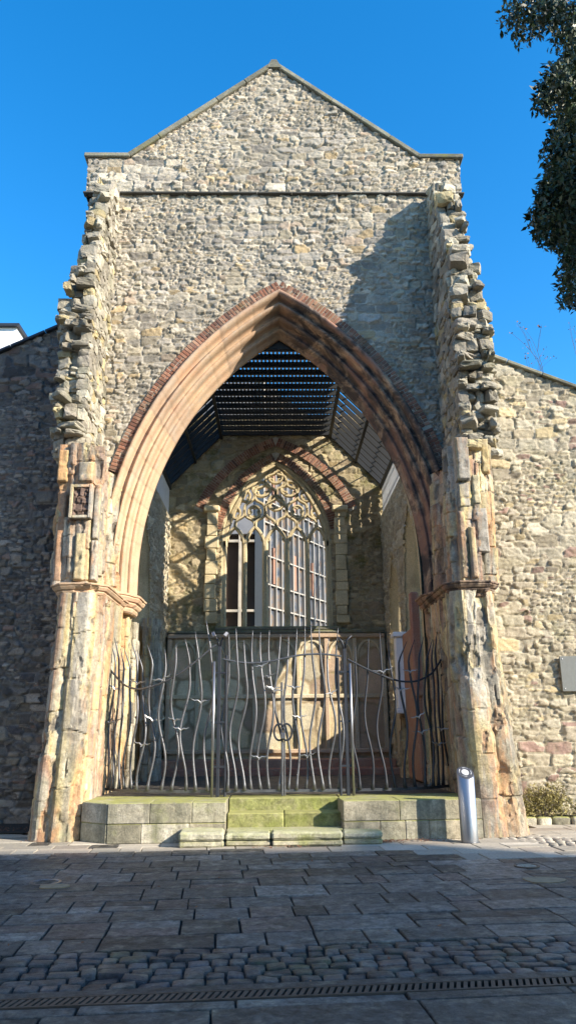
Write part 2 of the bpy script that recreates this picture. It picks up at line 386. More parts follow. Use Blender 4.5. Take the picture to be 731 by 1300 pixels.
M_sett=stone('sett_stone',[(.10,.105,.11),(.13,.13,.135),(.085,.09,.095),(.15,.145,.14),(.11,.11,.12),(.16,.13,.12)],(.05,.05,.045),stain=(.05,.05,.045),stain_amt=.4,moss=(.10,.14,.03),moss_amt=.4,bump=.8,fine=34,rough=.42,stain_scale=2,mott=.7,bd=.03)
def sandstone(name,dark_right):
    m,n,l,b=newmat(name); tc=n.new('ShaderNodeNewGeometry').outputs['Position']
    n1=noise(n,l,tc,1.4,5,.6,.3); c=rmp(n,l,n1,[(.3,(.46,.31,.20)),(.5,(.54,.40,.27)),(.7,(.55,.35,.23))])
    c=mix(n,l,1.,c,rmp(n,l,noise(n,l,tc,45,5,.7),[(.3,(.78,.78,.78)),(.7,(1.12,1.12,1.1))]),'MULTIPLY')
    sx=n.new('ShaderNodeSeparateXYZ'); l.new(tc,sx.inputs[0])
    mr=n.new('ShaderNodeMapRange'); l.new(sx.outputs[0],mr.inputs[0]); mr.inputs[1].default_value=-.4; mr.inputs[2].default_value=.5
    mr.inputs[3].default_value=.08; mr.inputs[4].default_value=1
    at=n.new('ShaderNodeAttribute'); at.attribute_name='cell'; sp=n.new('ShaderNodeSeparateColor'); l.new(at.outputs['Color'],sp.inputs[0])
    c=mix(n,l,1.,c,rmp(n,l,sp.outputs[0],[(0,(.88,.87,.90)),(.5,(1,.97,.94)),(1,(1.10,1.05,1.0))]),'MULTIPLY')
    c=mix(n,l,rmp(n,l,noise(n,l,tc,3.,7,.75,.6),[(.5,(0,0,0)),(.72,(.7,)*3)]),c,(.40,.37,.31))
    c=mix(n,l,rmp(n,l,sp.outputs[1],[(0,(.24,)*3),(.9,(0,0,0))]),c,(.14,.11,.08))
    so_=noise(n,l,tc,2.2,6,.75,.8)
    f=math_(n,l,'MULTIPLY',rmp(n,l,so_,[(.33,(0,0,0)),(.53,(.93,)*3)]),mr.outputs[0])  # dark blotches strengthen towards the right half of the arch
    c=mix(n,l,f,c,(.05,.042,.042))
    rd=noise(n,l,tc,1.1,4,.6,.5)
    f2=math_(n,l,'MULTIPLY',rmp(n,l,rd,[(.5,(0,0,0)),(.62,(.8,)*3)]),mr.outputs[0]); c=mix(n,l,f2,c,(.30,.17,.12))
    l.new(c,b.inputs['Base Color']); b.inputs['Roughness'].default_value=.9; b.inputs['Specular IOR Level'].default_value=.2
    bp=n.new('ShaderNodeBump'); bp.inputs['Strength'].default_value=.3; bp.inputs['Distance'].default_value=.012
    l.new(noise(n,l,tc,30,6,.75),bp.inputs['Height']); l.new(bp.outputs[0],b.inputs['Normal'])
    return m
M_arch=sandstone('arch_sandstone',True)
def pier_mat():
    m,n,l,b=newmat('weathered_pier'); tc=n.new('ShaderNodeNewGeometry').outputs['Position']
    n1=noise(n,l,tc,1.,7,.68,1.3,(2.4,2.4,.40))
    c=rmp(n,l,n1,[(.26,(.52,.49,.40)),(.36,(.44,.34,.19)),(.43,(.60,.42,.15)),(.49,(.52,.48,.38)),(.54,(.42,.39,.33)),(.58,(.33,.19,.15)),(.63,(.50,.31,.19)),(.69,(.46,.43,.36)),(.78,(.24,.23,.21))])
    n2=noise(n,l,tc,1.,5,.7,.6,(1.3,1.3,.5))
    c=mix(n,l,rmp(n,l,n2,[(.42,(0,0,0)),(.6,(.9,)*3)]),c,(.37,.355,.31))
    c=mix(n,l,1.,c,rmp(n,l,noise(n,l,tc,30,6,.75),[(.3,(.55,.55,.55)),(.7,(1.3,1.3,1.3))]),'MULTIPLY')
    n4=noise(n,l,tc,1.,6,.75,1.2,(4.5,4.5,1.1))
    c=mix(n,l,rmp(n,l,n4,[(.58,(0,0,0)),(.68,(.8,)*3)]),c,(.10,.085,.07))
    sx=n.new('ShaderNodeSeparateXYZ'); l.new(tc,sx.inputs[0])      # green-grey damp foot
    mr=n.new('ShaderNodeMapRange'); l.new(sx.outputs[2],mr.inputs[0]); mr.inputs[1].default_value=.2; mr.inputs[2].default_value=1.9; mr.inputs[3].default_value=.75; mr.inputs[4].default_value=0
    c=mix(n,l,math_(n,l,'MULTIPLY',mr.outputs[0],rmp(n,l,noise(n,l,tc,2.,6,.7),[(.3,(.3,)*3),(.6,(1,1,1))])),c,(.27,.27,.20))
    l.new(c,b.inputs['Base Color']); b.inputs['Roughness'].default_value=.92; b.inputs['Specular IOR Level'].default_value=.2
    bp=n.new('ShaderNodeBump'); bp.inputs['Strength'].default_value=1.; bp.inputs['Distance'].default_value=.03
    l.new(noise(n,l,tc,1.,7,.75,.5,(26,26,10)),bp.inputs['Height']); l.new(bp.outputs[0],b.inputs['Normal'])
    return m
M_pier=pier_mat()
M_shaft=stone('pier_ashlar',[(.36,.34,.30),(.50,.47,.40),(.42,.40,.35),(.56,.52,.42),(.60,.56,.44),(.62,.54,.32),(.62,.48,.22),(.56,.50,.38),(.52,.33,.19),(.40,.24,.18),(.54,.48,.38),(.46,.43,.37)],(.17,.15,.12),interp='LINEAR',stain=(.24,.22,.19),stain_amt=.6,bump=1.,stain_scale=1.1,stain_pos=.50,up=.3,upcol=(.2,.2,.1),streak=((.13,.115,.095),.8),fine=30,mott=.35,streak2=((.54,.29,.14),.7,(.66,.53,.26),.75),moss=(.24,.25,.14),moss_amt=.6,mossz=(.3,1.6))
M_dkcarve=plain('carved_stone',(.16,.11,.085),.9,var=.35,scale=10,bump=.8)
M_blk=stone('pier_ashlar',[(.50,.47,.38),(.42,.40,.34),(.55,.50,.38),(.52,.42,.24),(.38,.24,.18),(.47,.45,.38),(.32,.31,.28),(.56,.52,.42),(.46,.40,.30),(.36,.20,.15)],(.3,.28,.22),stain=(.12,.105,.09),stain_amt=.6,bump=1.,stain_scale=1.3,up=.4,upcol=(.2,.2,.1),streak=((.12,.10,.085),.7))
M_trac=stone('tracery_stone',[(.68,.58,.37),(.64,.54,.34)],(.4,.34,.2),stain=(.18,.14,.08),stain_amt=.5,bump=.3,stain_scale=1.6)
M_black=plain('black_timber',(.012,.014,.016),.55,var=.2)
M_pale=plain('pale_boards',(.62,.63,.63),.7,var=.1,scale=3)
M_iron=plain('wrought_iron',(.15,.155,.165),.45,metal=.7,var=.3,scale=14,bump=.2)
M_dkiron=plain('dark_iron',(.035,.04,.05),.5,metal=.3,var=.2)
M_bird=plain('bird_metal',(.36,.36,.36),.4,metal=.6,var=.1)
M_steel=plain('brushed_steel',(.34,.35,.37),.36,metal=.92,var=.05,scale=4,mapscale=(40,40,1))
M_steelcap=plain('steel_cap',(.22,.22,.23),.45,metal=.9,var=.15,scale=30)
M_dark=plain('shadow_line_stone',(.07,.068,.06),.9,var=.3,scale=6)  # near-black tone paints the shadow line along the string course
M_town=plain('unseen_house_render',(.30,.30,.30),.85,var=.1,scale=1)
M_white=plain('white_render',(.80,.80,.80),.7,var=.04)
M_joint=plain('joint_dirt',(.035,.034,.03),.95,var=.4,scale=20)
M_grate=plain('cast_grate',(.11,.085,.065),.6,metal=.4,var=.3,scale=9)
M_slate=plain('slate_plaque',(.16,.17,.16),.5,var=.1,scale=20)
M_redst=stone('red_stone',[(.38,.17,.12),(.42,.22,.15),(.34,.15,.11)],(.2,.15,.12),stain=(.3,.27,.22),stain_amt=.5,bump=.4,stain_scale=1.2)
M_rered=stone('reredos_stone',[(.68,.60,.44),(.62,.52,.34),(.70,.64,.48),(.56,.42,.31)],(.3,.24,.15),stain=(.34,.26,.17),stain_amt=.5,moss=(.22,.26,.02),moss_amt=.25,bump=.4,stain_scale=.9,stain_pos=.5)
def leafmat(name,c1,c2,rough=.45):
    m,n,l,b=newmat(name); oi=n.new('ShaderNodeAttribute'); oi.attribute_name='cell'
    sp=n.new('ShaderNodeSeparateColor'); l.new(oi.outputs['Color'],sp.inputs[0])
    l.new(mix(n,l,sp.outputs[0],c1,c2),b.inputs['Base Color']); b.inputs['Roughness'].default_value=rough
    return m
M_leaf=leafmat('evergreen_leaf',(.014,.026,.010),(.05,.085,.025),.5)
M_bark=plain('bark',(.10,.08,.065),.9,var=.3,scale=20,bump=.6)
M_bush=leafmat('bush_leaf',(.17,.15,.045),(.32,.27,.09),.8)
M_dead=leafmat('dead_leaf',(.16,.06,.03),(.30,.15,.07),.8)
def glassm():
    m,n,l,b=newmat('window_glass'); tc=n.new('ShaderNodeNewGeometry').outputs['Position']
    c=rmp(n,l,noise(n,l,tc,1.3,3,.6,1.),[(.35,(.05,.07,.10)),(.5,(.13,.14,.16)),(.6,(.20,.14,.09)),(.7,(.07,.08,.10))])
    l.new(c,b.inputs['Base Color']); b.inputs['Roughness'].default_value=.12; b.inputs['Specular IOR Level'].default_value=.8
    return m
M_glass=glassm()
M_dkglass=plain('brown_glass',(.045,.03,.022),.25,var=.2,scale=1,spec=.5)
M_pale2=plain('stone_coloured_bars',(.34,.32,.28),.6,var=.05)
M_dull=plain('grey_render',(.2,.21,.23),.8,var=.05)
M_wbrick=plain('far_brick',(.30,.17,.12),.9,var=.15,scale=3)
M_cream=plain('cream_frame',(.50,.45,.36),.6,var=.05)

# ------------------------------------------------------------------ ground
mb=MB(); mb.add([(-300,-200,-.03),(300,-200,-.03),(300,400,-.03),(-300,400,-.03)],[(0,1,2,3)])
prop(mb.build('ground',M_joint),kind='structure')
TH=RAD(4.7); RT=Matrix.Rotation(TH,4,'Z'); Z3=Matrix.Translation((0,5.43,0))@RT     # local v=0 is the drain line
def slab(mb,u0,u1,v0,v1,gap=.007,tone=None,top=0.,M=Z3,b=.006):
    t=random.random() if tone is None else tone
    dz=random.uniform(-.004,.004)
    tl=Matrix.Translation(((u0+u1)/2,(v0+v1)/2,top+dz))@Matrix.Rotation(random.gauss(0,.004),4,'X')@Matrix.Rotation(random.gauss(0,.004),4,'Y')@Matrix.Rotation(random.gauss(0,.006),4,'Z')
    hu=(u1-u0)/2-gap*random.uniform(.6,1.6); hv=(v1-v0)/2-gap*random.uniform(.6,1.6)
    mb.box(-hu,hu,-hv,hv,-.06,0,(t,1,random.random()),M@tl,bev=b)
def inplat(x,y):   # keep slabs out from under the church piers
    return y>12.35 and abs(x)<4.2
mb=MB(); mp=MB()
v=1.08
while v<15:
    dv=random.choice([.27,.33,.4,.46,.52]) ; u=-14-random.random()
    while u<14:
        du=random.choice([.3,.4,.5,.6,.74,.9])
        c=Z3@Vector((u+du/2,v+dv/2,0))
        if c.y<13.9 and not (abs(c.x)<3.9 and c.y>12.3):
            cob=False
            # pale smooth paving to the right of the bollard, and a diagonal cobble strip beyond it
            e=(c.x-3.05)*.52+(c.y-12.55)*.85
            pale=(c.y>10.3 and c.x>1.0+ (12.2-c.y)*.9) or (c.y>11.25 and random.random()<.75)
            q=(c.x-3.2)+(c.y-12.3)*.86
            if -.1<q<.95 and c.y>9.4 and c.x>2.8: cob=True
            if not cob:
                if dv>.42 and random.random()<.3:
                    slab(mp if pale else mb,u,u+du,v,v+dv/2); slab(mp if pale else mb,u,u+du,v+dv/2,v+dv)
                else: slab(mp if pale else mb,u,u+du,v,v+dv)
        u+=du
    v+=dv
v=-.10
for dv,du0 in ((.15,.9),(.62,1.1),(.7,.9),(.6,1.1),(.7,.9),(.6,1.1),(.7,.9),(.7,1.0),(.7,1.0),(.7,1.0),(.7,1.0)):
    u=-9-random.random()
    while u<9:
        du=du0*random.uniform(.75,1.2); slab(mb,u,u+du,v-dv,v); u+=du
    v-=dv
mb.box(-14,14,0.085,.185,-.05,.002,(.3,1,.6),Z3,bev=.004)
prop(mb.build('paving',M_flag),kind='structure')
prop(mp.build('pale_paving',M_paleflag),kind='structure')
# setts
it=[]
v=.19
for r in range(6):
    u=-8+random.random()*.2; dv=.147
    while u<8:
        du=random.uniform(.11,.24)
        c=Z3@Vector((u+du/2,v+dv/2+random.gauss(0,.006),-.046+random.gauss(0,.005)))
        it.append((c,((du-.016)/2,(dv-.014)/2,.045),rot(random.gauss(0,.04),random.gauss(0,.04),TH+random.gauss(0,.05)),random.random()))
        u+=du
    v+=dv
V_,F_,C_=rocks(it,.045,11)
prop(mk('cobble_band',V_,F_,M_sett,None,True,C_),kind='structure')
it=[]
ang=math.atan2(1,-.86)
dirv=Vector((-.652,.758,0)); nor=Vector((.758,.652,0)); base=Vector((3.12,12.3,0))
for i in range(-26,10):
    for j in range(8):
        p=base+dirv*(i*.16+.08*(j%2)+random.gauss(0,.008))+nor*(j*.105+.05)
        if p.y>13.75 or (abs(p.x)<3.95 and p.y>12.6): continue
        it.append(((p.x,p.y,-.04+random.gauss(0,.004)),(.07,.046,.045),rot(random.gauss(0,.03),random.gauss(0,.03),math.atan2(dirv.y,dirv.x)+random.gauss(0,.05)),random.random()))
V_,F_,C_=rocks(it,.08,4)
prop(mk('cobble_strip',V_,F_,M_paleflag,None,True,C_),kind='structure')
# drain grate
dr=empty('drain_channel',Z3@Vector((0,0,0)),'long rusty slotted drain grate crossing the foreground paving','drain')
g=MB(); M2=Z3
g.box(-9,9,-.092,-.074,-.04,.004,M=M2); g.box(-9,9,.060,.078,-.04,.004,M=M2)
g.build('frame',M_grate,dr)
g=MB(); u=-8.95
while u<9:
    g.box(-.013,.013,-.073,.059,-.03,.002,M=M2@Matrix.Translation((u,0,0))@Matrix.Rotation(RAD(-18),4,'Z')); u+=.046
g.build('grate',M_grate,dr)
def manhole(px,py,r,label,mat,cat='manhole cover'):
    c=G(px,py); e=empty('manhole_cover',(c.x,c.y,0),label,cat,)
    m=MB(); m.lathe([(r,-.02),(r,.012),(r-.025,.014),(r-.03,.006)],36,(c.x,c.y,0)); m.build('rim',M_steelcap if mat is M_flag else M_grate,e)
    m=MB(); m.lathe([(r-.035,-.02),(r-.035,.009),(.001,.011)],36,(c.x,c.y,0))
    for k in range(4):
        m.box(-r*.5,r*.5,-.008,.008,.008,.016,M=Matrix.Translation((c.x,c.y+(k-1.5)*r*.3,0)))
    m.build('lid',mat,e)
manhole(58,1121,.17,'round grey iron cover in the paving at the left edge',M_flag)
manhole(668,1100,.15,'round brass coloured cover in the paving beside the cobble strip',M_paleflag)
def marker(px,py,r,label):
    c=G(px,py); m=MB(); n=18
    pts=[(c.x+r*(1+.12*math.sin(3*a+1))*math.cos(a),c.y+r*.8*(1+.12*math.cos(2*a))*math.sin(a)) for a in [2*math.pi*k/n for k in range(n)]]
    m.prismz(pts,-.01,.011); o=m.build('paving_patch',M_patch); o['kind']='structure'; return o
M_patch=plain('ochre_patch',(.30,.22,.13),.9,var=.3,scale=12,bump=.4)
marker(690,1118,.22,''); marker(68,1126,.0001+.16,'')

# ------------------------------------------------------------------ church
church=empty('ruined_church',(0,14.2,0),'ruined stone church chancel with gabled wall over a tall pointed arch','church')
WD=14.2
AR=dict(w=3.33,zs=4.6,R=6.777)
az_out=archz(3.33,4.6,6.777,-.05,.09)
def gtop(u):
    a=np.abs(u); return np.where(a>3.24,13.92,13.92+(3.24-a)*(16.50-13.92)/3.24)
def gmod(u,v,h,A,mask,B):
    # tidier squared blocks just under the gable slopes
    return h,A,mask,B
def gkeep(u,v):
    return (v>az_out(u))&((v>12.95)|(np.abs(u)<4.0))&((v>6.2)|(np.abs(u)<3.6))
gw=wallgrid('gable_wall',(0,WD,0),(1,0,0),(0,-1,0),-4.16,4.16,3.9,16.5,.021,M_gable,church,gkeep,.25,.115,.066,3,gtop,jit=.62)
# rear face, returns
mb=MB()
xs=np.linspace(-4.15,4.15,84)
fz=archz(3.33,4.6,6.777,.3,.09)
for a,b in zip(xs[:-1],xs[1:]):
    za=float(max(fz(a),0)); zb_=float(max(fz(b),0))
    mb.add([(a,15.12,za),(b,15.12,zb_),(b,15.12,float(gtop(b))),(a,15.12,float(gtop(a)))],[(3,2,1,0)])
for s in (-1,1):
    mb.add([(s*4.15,14.17,12.9),(s*4.15,15.12,12.9),(s*4.15,15.12,13.92),(s*4.15,14.17,13.92)],[(0,1,2,3)])
    mb.add([(s*4.1,14.25,0),(s*4.1,15.12,0),(s*4.1,15.12,12.95),(s*4.1,14.25,12.95)],[(0,1,2,3)])
mb.build('wall_back',M_gable,church)
# coping
mb=MB()
def sect(p0,p1,w=.62,h=.11,o=.10):
    d=Vector((p1[0]-p0[0],0,p1[1]-p0[1])); L=d.length; n=max(1,round(L/.75)); a=math.atan2(d.z,d.x)
    for i in range(n):
        M=Matrix.Translation((p0[0],0,p0[1]))@Matrix.Rotation(-a,4,'Y')
        mb.box(i*L/n+.004,(i+1)*L/n-.004,WD-o,15.22,0+random.gauss(0,.004),h+random.gauss(0,.004),(random.random(),1,random.random()),M,bev=.015)
sect((-4.25,13.93),(-3.22,13.93)); sect((-3.22,13.95),(0,16.52)); sect((0,16.52),(3.22,13.95)); sect((3.22,13.93),(4.25,13.93))
mb.prism([(-.17,16.44),(.17,16.44),(.06,16.66),(-.06,16.66)],WD-.11,15.21)
mb.build('coping',M_coping,church)
mb=MB()
for i in range(11):
    mb.box(-4.2+i*8.4/11,-4.2+(i+1)*8.4/11-.006,WD-.12,WD+.05,12.955,12.995,(random.random()*.3,1,.2),bev=.008)
mb.build('string_course',M_dark,church)
# arch mouldings
prof=[(-.085,14.30),(-.085,14.05),(-.05,14.03),(-.01,14.05),(.02,14.11),(.015,14.21),(.035,14.28),(.07,14.29),(.10,14.26),(.115,14.21),(.145,14.20),(.175,14.24),(.19,14.31),(.18,14.40),(.17,14.47),(.19,14.54),(.225,14.56),(.255,14.52),(.285,14.52),(.315,14.57),(.325,14.64),(.31,14.72),(.325,14.79),(.36,14.82),(.39,14.79),(.42,14.80),(.445,14.86),(.45,14.93),(.47,14.99),(.50,15.02),(.52,15.06),(.52,15.12),(-.02,15.14)]
prof=[(t*.87 if t>0 else t,d) for t,d in prof]
mb=MB(); NSEG=130; archsweep(mb,3.33,4.6,6.777,prof,4.05,NSEG,lambda x,z,d:(x,d,z),.09)
LEN=2*NSEG+3
vt=[random.random() for _ in range(60)]
cc=[];
for q_ in range(len(mb.v)):
    j=q_%LEN; k=j if j<=NSEG+1 else LEN-1-j; vs_=(k+3)/8.1; side_=0 if j<=NSEG+1 else 30
    fr_=vs_-int(vs_); cc.append((vt[int(vs_)+side_],0. if fr_<.10 else 1.,vt[59-int(vs_)-side_]))
mb.c=cc
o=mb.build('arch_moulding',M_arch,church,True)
V=np.array([v.co[:] for v in o.data.vertices]); nz=.010*fbm3(V[:,0]*6,V[:,1]*6,V[:,2]*6,4,3)+.02*np.clip(fbm3(V[:,0]*1.5,V[:,1]*5,V[:,2]*1.5,9,3)-.2,0,1)
vo_=np.array([c[0] for c in cc])-.5; jm=np.array([1-c[1] for c in cc]); V[:,1]+=nz+vo_*.010+jm*.006; V[:,2]+=nz*.4; o.data.vertices.foreach_set('co',V.astype(np.float32).ravel())
# brick ring
def brickring(name,w,zs,R,t0,t1,d0,d1,zmin,step=.075,parent=church,mat=M_brick,x0=0):
    mb=MB(); cx=R-w; tm=(t0+t1)/2
    for s in (-1,1):
        r=R-tm; a0=0; a1=math.acos(cx/r); n=int(r*a1/step)
        for i in range(n):
            th=(i+.5)*step/r
            if zs+r*math.sin(th)<zmin: continue
            if i*step/r>a1-.004: continue
            M=Matrix.Translation((x0+s*(-cx+r*math.cos(th)),0,zs+r*math.sin(th)))@Matrix.Rotation(-th if s>0 else th+math.pi,4,'Y')
            L=(t1-t0)/2-.003; jd=random.gauss(0,.005)
            if random.random()<.5 or (t1-t0)<.16:
                mb.box(-L,L,d0+jd,d1,-step/2+.006,step/2-.006,(random.random(),1,random.random()),M,bev=.006)
            else:
                mb.box(-L,-.006,d0+jd,d1,-step/2+.006,step/2-.006,(random.random(),1,random.random()),M,bev=.006)
                mb.box(.006,L,d0-jd,d1,-step/2+.006,step/2-.006,(random.random(),1,random.random()),M,bev=.006)
    # mortar bed
    z0=max(zs,zmin)
    for s in (-1,1):
        r0=R-t0;r1=R-t1; m=24; vs=[]
        a1a=math.acos(cx/r0);a1b=math.acos(cx/r1); A0=math.asin((z0-zs)/r0)
        for i in range(m+1):
            ta=A0+(a1a-A0)*i/m; tb=A0+(a1b-A0)*i/m
            vs+=[(x0+s*(-cx+r0*math.cos(ta)),d0+.014,zs+r0*math.sin(ta)),(x0+s*(-cx+r1*math.cos(tb)),d0+.014,zs+r1*math.sin(tb))]
        fs=[(2*i,2*i+1,2*i+3,2*i+2) for i in range(m)]
        mb.add(vs,fs,(.5,0,.5))
    return mb.build(name,mat,parent)
brickring('brick_arch',3.33,4.6,6.777,-.31,-.09,14.12,14.3,6.0,x0=.09)

# ---- broken wall stubs over the piers
def stub(side,xi,xo,seed):
    it=[]; r=random.Random(seed)
    def front(z):
        return float(np.interp(z,[6,9.5,10.4,11.2,12.2,12.9],[12.6,12.62,12.75,13.0,13.35,13.75]))
    def outer(z):    # outer edge moves out lower down
        base=np.interp(z,[6,7,8,9,9.6,10.2,11,12,12.9],[xo-.16,xo-.2,xo-.16,xo-.1,xo-.2,xo-.34,xo-.36,xo-.34,xo-.36])
        return base
    z=6.3
    # inner core
    mb=MB(); zz=np.linspace(6.1,12.85,26)
    for a,b in zip(zz[:-1],zz[1:]):
        f=front(a)+.22; x1=outer(a)-.12
        X0,X1=(xi+.06,x1) if side>0 else (-x1,-xi-.06)
        mb.box(X0,X1,f,14.3,a,b,(r.random(),0,.1))
    V1,F1,C1=np.array(mb.v),mb.f,np.array(mb.c)
    while z<12.86:
        h=r.choice([.09,.12,.15,.18,.24]); f=front(z); xout=outer(z)
        # front face stones
        x=xi
        while x<xout-.05:
            wd=r.uniform(.13,.40); wd=min(wd,xout-x+.02)
            pr=r.uniform(-.22,.14)+ .12*math.sin(z*3.1+seed)*math.sin(x*9)
            cx=x+wd/2
            it.append(((side*cx,f+.18-pr,z+h/2+r.gauss(0,.012)),(wd/2*1.0,r.uniform(.13,.24),h/2*r.uniform(.9,1.1)),rot(r.gauss(0,.12),r.gauss(0,.07),r.gauss(0,.25)),r.random()))
            x+=wd*1.02
        # outer face stones
        y=f+.15
        while y<14.25:
            wd=r.uniform(.16,.36)
            pr=r.uniform(-.12,.12)
            it.append(((side*(xout-.10+pr),y+wd/2,z+h/2),(r.uniform(.12,.2),wd/2,h/2*r.uniform(.9,1.05)),rot(r.gauss(0,.08),r.gauss(0,.08),r.gauss(0,.2)),r.random()))
            y+=wd
        # inner face stones, fairly regular
        y=f+.05
        while y<14.2:
            wd=r.uniform(.14,.32)
            it.append(((side*(xi+.09+r.uniform(-.025,.02)),y+wd/2,z+h/2),(.10,wd/2,h/2),rot(0,0,r.gauss(0,.06)),r.random()))
            y+=wd
        z+=h*.96
    V2,F2,C2=rocks(it,.12,9)
    F=[tuple(f) for f in F1]+[tuple(int(i)+len(V1) for i in f) for f in F2]
    o=mk('broken_wall_stub',np.concatenate([V1,V2]),F,M_broken,church,False,np.concatenate([C1,C2]))
    return o
stub(-1,3.44,4.12,11); stub(1,3.36,4.16,23)

# ---- piers: section lofted up, weathered
def loft(name,poly,z0,z1,dz,parent,mat,flare=None,amp=.05,seed=0,n=150,flutes=None,capx=None,block=None,strip=.16,bo=.02):
    """poly: closed (x,y) loop; flare(x,y,z)->x,y"""
    P_=[Vector(p) for p in poly]; L=[(P_[(i+1)%len(P_)]-P_[i]).length for i in range(len(P_))]; tot=sum(L)
    pts=[];nr=[]
    for k in range(n):
        s=k*tot/n; i=0
        while s>L[i]: s-=L[i]; i+=1
        d=(P_[(i+1)%len(P_)]-P_[i])/L[i]; pts.append(P_[i]+d*s); nr.append(Vector((d.y,-d.x)))
    # smooth normals
    nr=[(nr[k-1]+nr[k]*2+nr[(k+1)%n]).normalized() for k in range(n)]
    zs=np.arange(z0,z1+dz*.35,dz*.7); nz=len(zs)
    X=np.array([p.x for p in pts]);Y=np.array([p.y for p in pts]);NX=np.array([q.x for q in nr]);NY=np.array([q.y for q in nr])
    S_=np.arange(n)*tot/n
    SS,ZZ=np.meshgrid(S_,zs)
    d=np.zeros(SS.shape)
    if flutes:
        for c0,wd,am in flutes:
            t=(SS-c0)/wd; d+=am*np.sqrt(np.clip(1-t*t,0,1))
    XX=X[None,:]+0*ZZ; YY=Y[None,:]+0*ZZ
    # dressed drums: vertical strips broken by beds, each a little in or out, all weathered
    sw=SS/strip+.55*fbm3(XX*1.5,YY*1.5,ZZ*.5,seed+2,2)*2; st=np.floor(sw); fr=sw-st
    ch_=block*(.75+.6*h1(st,st*0,5,seed)); cw_=ZZ/ch_+h1(st,st*0,6,seed)+.15*fbm3(XX*3,YY*3,ZZ*2,seed+4,2); cz=np.floor(cw_); fz_=cw_-cz
    off=h1(st,cz,7,seed)-.5; off2=h1(st,cz*0,8,seed)-.5
    d+=bo*1.6*off+bo*1.0*off2
    ed=np.minimum(np.minimum(fr,1-fr)*strip+.008,np.minimum(fz_,1-fz_)*ch_)
    d-=.028*(1-sm(.003,.020,ed))*(.3+.7*sm(-.2,.2,fbm3(XX*2,YY*2,ZZ*2,seed+5,2)))
    d+=.030*np.sin(np.pi*np.clip(fr,0,1))
    f_=fbm3(XX*3.2,YY*3.2,ZZ*1.5,seed,4)
    d-=amp*.7*sm(.14,.24,f_)+amp*.6*sm(.28,.36,f_)
    er=fbm3(XX*8+5,YY*8,ZZ*3.0,seed+20,4); d-=amp*.7*sm(.2,.34,er)
    d+=amp*.36*fbm3(XX*13,YY*13,ZZ*11,seed+40,3)
    TONE=np.clip(.5+.95*fbm3(XX*2.4,YY*2.4,ZZ*.33,seed+6,4)+.22*(h1(st,cz,10,seed)-.5),0,.999)
    MASK=1-.75*(1-sm(.0,.012,ed))-.9*sm(.22,.34,er); MASK=np.clip(MASK,0,1); TB=h1(st,cz,11,seed)
    XX=XX+d*NX[None,:]; YY=YY+d*NY[None,:]
    if flare: XX,YY=flare(XX,YY,ZZ)
    V_=np.stack([XX,YY,ZZ],-1).reshape(-1,3)
    idx=np.arange(n*nz).reshape(nz,n); nx=np.roll(idx,-1,1)
    q=np.stack([idx[:-1],nx[:-1],nx[1:],idx[1:]],-1).reshape(-1,4)
    V_=np.concatenate([V_,[[X.mean(),Y.mean(),zs[0]],[X.mean(),Y.mean(),zs[-1]]]])
    b=n*nz
    F=[tuple(map(int,f)) for f in q]+[(int(idx[0,(k+1)%n]),int(idx[0,k]),b) for k in range(n)]+[(int(idx[-1,k]),int(idx[-1,(k+1)%n]),b+1) for k in range(n)]
    col=np.concatenate([np.stack([TONE,MASK,TB],-1).reshape(-1,3),[[.5,1,.5],[.5,1,.5]]])
    o=mk(name,V_,F,mat,parent,False,col)
    return o
def mir(poly,s): 
    return [(x*s,y) for x,y in poly] if s>0 else [(x*s,y) for x,y in poly][::-1]
def capital(parent,poly,z1,h,mat,seed=0):
    """moulded band: stacked offsets of poly (a,b loop, ccw)"""
    prof=[(.00,-h),(.03,-h*.93),(.05,-h*.80),(.045,-h*.72),(.075,-h*.66),(.10,-h*.52),(.095,-h*.44),(.13,-h*.38),(.16,-h*.22),(.155,-h*.16),(.18,-h*.12),(.185,-.01),(.17,0)]
    Pq=[Vector(p) for p in poly]; n=len(Pq)
    def off(o):
        out=[]
        for i in range(n):
            a,b,c=Pq[i-1],Pq[i],Pq[(i+1)%n]
            n1=(b-a).normalized(); n2=(c-b).normalized(); m1=Vector((n1.y,-n1.x)); m2=Vector((n2.y,-n2.x))
            m=(m1+m2).normalized(); k=o/max(.5,m.dot(m1)); out.append(b+m*k)
        return out
    mb=MB(); rows=[]
    for o,dz in prof: rows.append([(p.x,p.y,z1+dz) for p in off(o)])
    # subdivide edges for wear
    N=10; R2=[]
    for r_ in rows:
        rr=[]
        for i in range(n):
            a=Vector(r_[i]);b=Vector(r_[(i+1)%n])
            rr+=[a.lerp(b,k/N) for k in range(N)]
        R2.append(rr)
    m=n*N; vs=[p for r_ in R2 for p in r_]
    V_=np.array([tuple(v) for v in vs]); e=fbm3(V_[:,0]*7,V_[:,1]*7,V_[:,2]*7,seed,3)
    c=V_[:,:2].mean(0); dd=V_[:,:2]-c; V_[:,:2]-=dd*(.16*np.clip(e-.05,0,1))[:,None]
    V_[:,2]+=.012*e
    fs=[(i*m+k,i*m+(k+1)%m,(i+1)*m+(k+1)%m,(i+1)*m+k) for i in range(len(R2)-1) for k in range(m)]
    fs+=[tuple(range(m))[::-1],tuple((len(R2)-1)*m+k for k in range(m))]
    return mk('capital',V_,fs,mat,parent,False,np.tile([.5,1,.5],(len(V_),1)))
